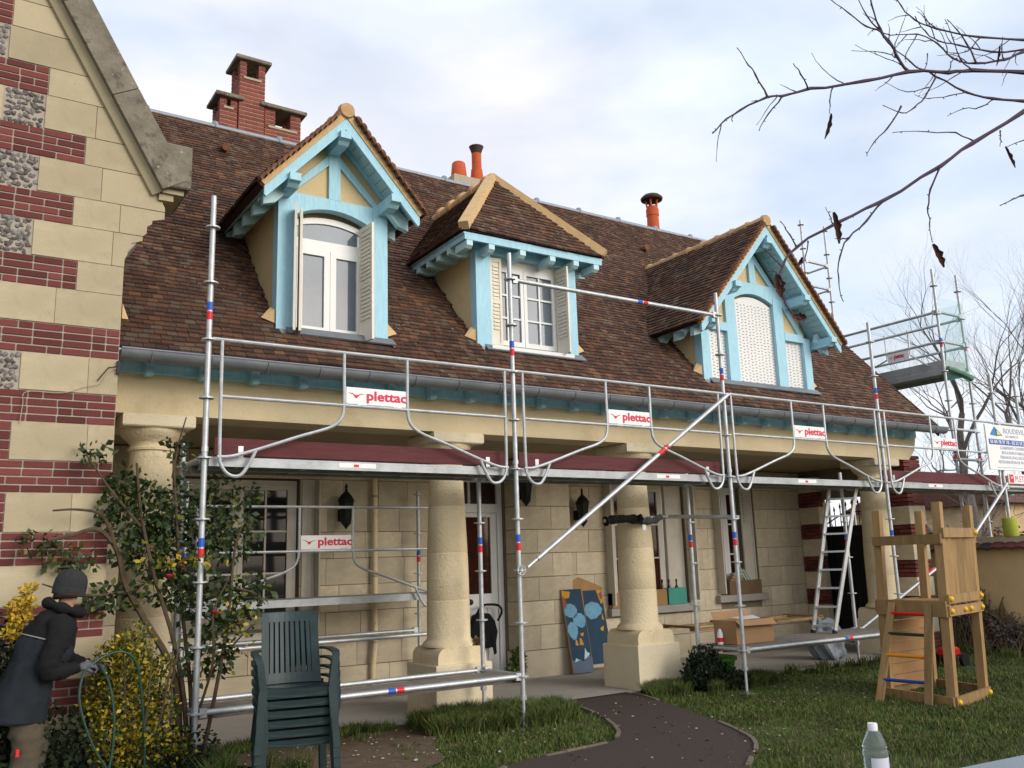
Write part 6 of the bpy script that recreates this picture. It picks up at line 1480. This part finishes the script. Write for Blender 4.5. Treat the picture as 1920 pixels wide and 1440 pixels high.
for pts, d0, d1, r in BR:
    P = [wp(u_, v_, d0 + (d1 - d0) * i / (len(pts) - 1)) for i, (u_, v_) in enumerate(pts)]
    if pts[0][0] >= 1990:                       # carry the limb on to the trunk beside the lawn
        tp_ = Vector((5.0, -7.2, 2.4 + P[0].z * .25)); dv = (P[0] - P[1]).normalized(); gap = (tp_ - P[0]).length
        lead = [tp_, tp_.lerp(P[0] + dv * gap * .35, .5) + Vector((0, 0, .15)), P[0] + dv * gap * .25]
        MB().tube(catmull(lead + [P[0]], 5), [max(r * .00165 * (3.2 - 2.2 * k / 15), .002) for k in range(16)], 7).build('limb', 'twig', ht, smooth=True)
    Q = catmull(P, 3); n = len(Q); Q = [q + Vector((br_rng.gauss(0, .0018), br_rng.gauss(0, .0018), br_rng.gauss(0, .0018))) for q in Q]
    rr = [(r * (1 - .72 * i / n) * .00165) * (1.0 + (.35 if i % 3 == 0 else 0)) for i in range(n)]
    m = MB().tube(Q, rr, 6)
    for i in range(2, n - 1, 2):                # buds along the twig
        if r < 4 or i > n * .4:
            dr_ = Vector((br_rng.gauss(0, 1), br_rng.gauss(0, 1), br_rng.gauss(0, 1))).normalized(); m.tube([Q[i], Q[i] + dr_ * .004, Q[i] + dr_ * .010], [.0018, .0019, .0004], 5)
    m.build('branch' if r > 4 else 'twig', 'twig', ht, smooth=True)
    if r >= 2.9 and pts[0][1] < 150:                # finer side twigs
        for i in range(4, n - 2, 3):
            d_ = (Q[i + 1] - Q[i - 1]).normalized(); sgn = br_rng.choice((-1, 1))
            side = (ex * -d_.dot(ez) + ez * d_.dot(ex)) * sgn; l_ = br_rng.uniform(.06, .2); P2 = [Q[i]]; dv = (d_ * .75 + side * .65 + ey * br_rng.uniform(-.4, .4)).normalized()
            for k in range(5): dv = (dv + Vector((br_rng.gauss(0, .18), br_rng.gauss(0, .18), br_rng.gauss(0, .18)))).normalized(); P2.append(P2[-1] + dv * l_ / 5)
            MB().tube(P2, [.0020 * (1 - .13 * k) * (1.3 if k % 2 else 1) for k in range(6)], 5).build('twig', 'twig', ht, smooth=True)
def dead_leaf(u, v, d, ang, l, w, curl):
    c = wp(u, v, d); ca, sa = math.cos(ang), math.sin(ang); m = MB(); n = 7; vs = []
    for i in range(n + 1):
        t = i / n; wid = w * math.sin(PI * (.12 + .8 * t)) * (1 + .25 * math.sin(i * 2.7))
        ctr = c + (ex * sa - ez * ca) * (l * t) + ey * (.012 * math.sin(t * 3)); sdv = ex * ca + ez * sa
        for k in (-1, -.4, .4, 1): vs.append(ctr + sdv * (wid * k * (1 - .35 * abs(k) * curl)) - ey * (curl * wid * abs(k) * 1.0) + ex * (.006 * math.sin(3 * t) * curl))
    fs = [(i * 4 + k, i * 4 + k + 1, i * 4 + 5 + k, i * 4 + 4 + k) for i in range(n) for k in range(3)]
    m.add(vs, fs).build('dead_leaf', 'deadleaf', ht, smooth=True)
for a in ((1558, 213, 3.4, -.25, .10, .012, 1.0), (1562, 398, 3.0, .18, .108, .017, .9), (1748, 458, 3.1, .45, .09, .018, .9), (1884, 275, 3.2, .45, .085, .010, 1), (1874, 85, 3.6, -.15, .085, .008, 1), (1455, 515, 2.9, .2, .075, .022, .7), (1486, 594, 2.9, 1.5, .045, .018, .8), (1504, 482, 2.95, -.5, .035, .008, .8)): dead_leaf(*a)
# ---------------------------------------------------------------- the man at the shrub
def skinned(name, verts, edges, radii, root, m, parent, sub=2):
    """continuous surface grown round a skeleton (joint positions, bones, radii)"""
    me = bpy.data.meshes.new(name); me.from_pydata(verts, edges, []); o = bpy.data.objects.new(name, me); link(o)
    o.modifiers.new('skin', 'SKIN'); 
    for i, r in enumerate(radii):
        sv = me.skin_vertices[0].data[i]; sv.radius = (r, r) if not isinstance(r, tuple) else r; sv.use_root = (i == root)
    s = o.modifiers.new('sub', 'SUBSURF'); s.levels = sub; s.render_levels = sub
    dg = bpy.context.evaluated_depsgraph_get(); dg.update(); me2 = bpy.data.meshes.new_from_object(o.evaluated_get(dg)); me2.name = name
    bpy.data.objects.remove(o); bpy.data.meshes.remove(me)
    me2.materials.clear(); me2.materials.append(MT[m] if isinstance(m, str) else m)
    me2.polygons.foreach_set('use_smooth', [True] * len(me2.polygons))
    o = link(bpy.data.objects.new(name, me2)); return adopt(o, parent)
man = thing('person', (-1.21, -.24, GZ), 'person in grey beanie and dark work jacket stooping over a garden hose', 'person', rz=math.atan2(RGT.y, RGT.x) + .62, local=True)
SK = mat('skin', (.42, .22, .15), .6, var=.08, nscale=8)
NAVY = mat('navy_jacket', (.014, .018, .023), .9, var=.25, nscale=9, bump=.5, bscale=24); BLK = mat('black_sleeve', (.007, .007, .008), .9, bump=.4, bscale=26); KH = mat('khaki_trousers', (.085, .070, .048), .95, var=.25, nscale=8, bump=.5, bscale=20)
CAPM = mat('grey_beanie', (.030, .030, .032), 1.0, var=.2, nscale=40, bump=.8, bscale=90, stretch=(1, 1, .2)); GLV = mat('grey_glove', (.10, .10, .11), .9, var=.3, nscale=20); BT = mat('boot_leather', (.03, .022, .016), .7)
# joints: x forward, y away from the camera, z up from the ground
J = dict(pel=(.00, 0, .80), sp=(.05, 0, .96), ch=(.14, 0, 1.14), nk=(.20, 0, 1.30), nk2=(.225, 0, 1.37), hd=(.245, 0, 1.47), tp=(.245, 0, 1.545),
         hr=(.0, -.09, .78), kr=(.02, -.11, .44), ar=(-.03, -.11, .09), fr=(.10, -.12, .04), hl=(.0, .09, .78), kl=(.10, .11, .44), al=(.06, .11, .09), fl=(.19, .12, .04),
         sr=(.17, -.18, 1.22), er=(.10, -.25, .95), wr=(.30, -.20, .945), sl=(.19, .18, 1.22), el=(.26, .22, .97), wl=(.42, .08, .93))
ks = list(J); V = [J[k] for k in ks]; ix = {k: i for i, k in enumerate(ks)}
E_ = [('pel', 'sp'), ('sp', 'ch'), ('ch', 'nk'), ('nk', 'nk2'), ('nk2', 'hd'), ('hd', 'tp'), ('pel', 'hr'), ('hr', 'kr'), ('kr', 'ar'), ('ar', 'fr'), ('pel', 'hl'), ('hl', 'kl'), ('kl', 'al'), ('al', 'fl'), ('ch', 'sr'), ('sr', 'er'), ('er', 'wr'), ('ch', 'sl'), ('sl', 'el'), ('el', 'wl')]
RA = dict(pel=.11, sp=.10, ch=.105, nk=.062, nk2=.052, hd=.085, tp=.05, hr=.075, kr=.052, ar=.04, fr=.035, hl=.075, kl=.052, al=.04, fl=.035, sr=.045, er=.036, wr=.028, sl=.045, el=.036, wl=.028)
body = skinned('body', V, [(ix[a], ix[b]) for a, b in E_], [RA[k] for k in ks], 0, SK, man)
# face: nose, ears, jaw line
MB().lathe([(.0, .0), (.012, .0), (.016, -.02), (.012, -.035), (0, -.038)], (.342, 0, 1.475), 10, cap=False).build('nose', SK, man, smooth=True)
for s_ in (-1, 1): MB().lathe([(0, -.03), (.012, -.025), (.016, 0), (.014, .02), (0, .03)], (.25, s_ * .078, 1.44), 10, cap=False).build('ear', SK, man, smooth=True)
for s_ in (-1, 1): MB().lathe([(0, -.006), (.006, 0), (0, .006)], (.331, s_ * .033, 1.487), 8, cap=False).build('eye', 'black', man, smooth=True)
MB().obox((.325, 0, 1.415), (.006, 0, 0), (0, .022, 0), (0, 0, .004)).build('mouth', mat('lip', (.30, .11, .10), .6), man)
# beanie
prof = [(.106, -.070), (.113, -.060), (.118, .0), (.112, .05), (.095, .09), (.06, .118), (.02, .128), (0, .129)]
cpm = MB().lathe(prof, n=24, cap=False).build('beanie', CAPM, man, smooth=True); cpm.matrix_basis = Matrix.Translation((.243, 0, 1.492)) @ Matrix.Rotation(.18, 4, 'Y') @ Matrix.Diagonal((.96, .84, .92, 1))
MB().lathe([(.108, -.075), (.116, -.07), (.119, -.02), (.117, -.015)], n=24, cap=False).build('beanie_cuff', CAPM, man, smooth=True).matrix_basis = cpm.matrix_basis.copy()
MB().tube(catmull([(.27, -.088, 1.425), (.21, -.088, 1.43), (.165, -.05, 1.425), (.155, 0, 1.42), (.165, .05, 1.425), (.21, .088, 1.43), (.27, .088, 1.425)], 4), .022, 8).build('hair', mat('dark_hair', (.022, .015, .011), .8, bump=.5, bscale=90), man, smooth=True)
# jacket body, sleeves, hood roll, hem
def _grid_tube(secs, n=28, name='x', m=None, parent=None, wr=.0, seed=0):
    """closed cloth tube through elliptical sections (centre, rx, ry)"""
    rg_ = random.Random(seed); vs = []; ph = rg_.uniform(0, 6)
    for j, (c, a, b) in enumerate(secs):
        for k in range(n):
            t = 2 * PI * k / n; w = 1 + wr * (math.sin(3 * t + j * 1.3 + ph) * .5 + math.sin(7 * t - j * .9) * .3 + rg_.uniform(-.2, .2))
            vs.append((c[0] + a * math.cos(t) * w, c[1] + b * math.sin(t) * w, c[2] + wr * .15 * math.sin(2 * t + j)))
    fs = [(i * n + k, i * n + (k + 1) % n, (i + 1) * n + (k + 1) % n, (i + 1) * n + k) for i in range(len(secs) - 1) for k in range(n)]
    return MB().add(vs, fs).build(name, m, parent, smooth=True)
from mathutils import noise as mnoise
def crumple(o, amp, freq, seed=0.0, zs=1.0):
    """cloth folds: push the surface in and out along its normals"""
    me = o.data; me.update(); nrm = [v.normal.copy() for v in me.vertices]
    for v, n_ in zip(me.vertices, nrm):
        p = Vector((v.co.x * freq + seed, v.co.y * freq, v.co.z * freq * zs)); k = mnoise.noise(p) * .65 + mnoise.noise(p * 2.3) * .35
        v.co += n_ * (amp * (abs(k) * 2 - .5))
    me.update()
JS = [(-.055, .595, .205, .250), (-.05, .62, .215, .262), (-.03, .72, .203, .252), (-.005, .82, .188, .238), (.03, .92, .180, .232), (.07, 1.02, .178, .236), (.105, 1.10, .175, .240), (.135, 1.17, .165, .236), (.16, 1.225, .148, .212), (.18, 1.265, .125, .170), (.197, 1.30, .102, .120), (.208, 1.33, .088, .092), (.212, 1.345, .070, .072)]
JV, n = [], 44
JP = catmull([(a, b, 0) for a, b, _, _ in JS], 4); JQ = catmull([(c, d, 0) for _, _, c, d in JS], 4)
for p, q in zip(JP, JQ):
    for k in range(n):
        t = 2 * PI * k / n; ct, st_ = math.cos(t), math.sin(t); e_ = .82
        JV.append((p.x + .93 * q.x * math.copysign(abs(ct) ** e_, ct), .90 * q.y * math.copysign(abs(st_) ** e_, st_), p.y - (p.y - 1.0) * 0 + .05 * ct * (-1 if p.y > 1.0 else -.3)))
jk = MB().add(JV, [(i * n + k, i * n + (k + 1) % n, (i + 1) * n + (k + 1) % n, (i + 1) * n + k) for i in range(len(JP) - 1) for k in range(n)]).build('jacket', NAVY, man, smooth=True)
crumple(jk, .026, 6.0, 1.7, .6); crumple(jk, .009, 17, 4.2, .7)
jk.data.materials.append(BLK)
for f in jk.data.polygons:
    c = f.center
    if c.z + c.x * .30 > 1.165 + .012 * math.sin(c.y * 9): f.material_index = 1
MB().tube(catmull([(.10, 0, 1.385), (.14, -.085, 1.36), (.23, -.10, 1.325), (.30, -.06, 1.305), (.32, 0, 1.30), (.30, .06, 1.305), (.23, .10, 1.325), (.14, .085, 1.36)], 4, True), [.034 + .009 * math.sin(k * 1.3) for k in range(32)], 10).build('hood_roll', BLK, man, smooth=True)
from mathutils.bvhtree import BVHTree
bv = BVHTree.FromPolygons([v.co for v in jk.data.vertices], [p.vertices[:] for p in jk.data.polygons]); pp_ = []
for k in range(25):
    a = PI * .52 + PI * .96 * k / 24; c0 = Vector((.10, 0, 1.135)); dr_ = Vector((math.cos(a), math.sin(a), -.30 * math.cos(a))).normalized(); h_ = bv.ray_cast(c0 + dr_ * .5, -dr_)
    if h_[0] is not None: pp_.append(h_[0] + dr_ * .003)
MB().tube(pp_, .0042, 5).build('seam_piping', mat('pale_piping', (.30, .31, .32), .8), man, smooth=True)
def limb(pts, rs, name, m, wr=.0, n=16):
    P = catmull(pts, 9); k = len(P); R_ = []
    for i in range(k):
        t = i / (k - 1) * (len(rs) - 1); a = int(min(t, len(rs) - 2)); f = t - a; R_.append((rs[a] * (1 - f) + rs[a + 1] * f) * (1 + wr * math.sin(i * 1.9) + wr * .5 * math.sin(i * 3.1)))
    o = MB().tube(P, R_, 22).build(name, m, man, smooth=True); crumple(o, .018, 11, len(name) + pts[0][1] * 3, 1.3); return o
limb([(.16, -.15, 1.24), (.17, -.205, 1.18), (.12, -.25, 1.05), (.10, -.255, .95), (.17, -.245, .925), (.285, -.21, .942)], [.09, .088, .072, .07, .06, .045], 'sleeve', BLK)
limb([(.18, .15, 1.24), (.2, .2, 1.18), (.25, .225, 1.05), (.27, .22, .97), (.35, .14, .935), (.40, .09, .93)], [.09, .085, .072, .07, .055, .045], 'sleeve', BLK)
limb([(.0, -.09, .82), (.0, -.10, .62), (.02, -.11, .44), (.0, -.11, .26), (-.03, -.11, .06)], [.098, .105, .092, .088, .09], 'trouser_leg', KH)
limb([(.0, .09, .82), (.05, .10, .62), (.10, .11, .44), (.08, .11, .26), (.06, .11, .06)], [.098, .105, .092, .088, .09], 'trouser_leg', KH)
for x, y in ((-.03, -.12), (.06, .12)): MB().cbox(x - .07, x + .20, y - .05, y + .05, 0, .09, .025).build('boot', BT, man)
MB().cbox(-.055, -.035, -.215, -.19, .40, .45, .003).build('tool_tag', 'sred', man)
# gloved hands closed round the hose
def hand(w, d, upv, name):
    w, d, upv = Vector(w), Vector(d).normalized(), Vector(upv).normalized(); s_ = d.cross(upv)
    vs = [w, w + d * .05, w + d * .09]; es = [(0, 1), (1, 2)]; rs = [.028, .036, .034]
    for k in range(4):
        o = s_ * ((k - 1.5) * .021); ln = (.045, .052, .049, .038)[k]; b = len(vs)
        p0 = w + d * .09 + o; p1 = p0 + d * ln * .7 - upv * .012; p2 = p1 - upv * ln * .75 + d * .004; p3 = p2 - d * ln * .5 - upv * .006
        vs += [p0, p1, p2, p3]; es += [(2, b), (b, b + 1), (b + 1, b + 2), (b + 2, b + 3)]; rs += [.0105, .0100, .0095, .008]
    b = len(vs); vs += [w + d * .045 + s_ * .035 - upv * .01, w + d * .075 + s_ * .048 - upv * .025, w + d * .095 + s_ * .03 - upv * .04]; es += [(1, b), (b, b + 1), (b + 1, b + 2)]; rs += [.015, .0115, .0095]
    return skinned(name, [tuple(v) for v in vs], es, rs, 0, GLV, man, 2)
hand((.285, -.21, .942), (1, .15, .05), (0, -.25, 1), 'gloved_hand'); hand((.40, .09, .93), (.9, -.45, -.1), (0, .2, 1), 'gloved_hand')
# hose
def wl(x, y, z):
    q = man.matrix_basis @ Vector((x, y, z)); return (q.x, q.y, q.z)
HO = mat('green_hose', (.018, .058, .036), .4, var=.15, nscale=12)
ho = MB().tube(catmull([wl(.10, -.30, .02), wl(.62, -.30, .03), wl(.56, -.28, .16), wl(.40, -.30, .42), wl(.30, -.30, .70), wl(.31, -.27, .88), wl(.37, -.22, .945), wl(.46, -.20, 1.0), wl(.58, -.20, 1.02), wl(.68, -.18, .93), wl(.73, -.16, .70), wl(.77, -.14, .40), wl(.80, -.12, .10), wl(.95, -.1, .02)], 6), .0085, 8).build('garden_hose', HO, smooth=True)
tag(ho, 'green garden hose in a large loop from the stooping worker to the grass', 'hose')
ho2 = MB().tube(catmull([wl(.46, -.02, .93), wl(.52, -.10, .8), wl(.555, -.16, .55), wl(.53, -.22, .28), wl(.44, -.30, .10), wl(.30, -.35, .02), wl(-.3, -.4, .02), wl(-.15, -.4, .1)], 6), .0085, 8).build('garden_hose', HO, smooth=True)
tag(ho2, 'second loop of green hose hanging inside the larger hose loop', 'hose')
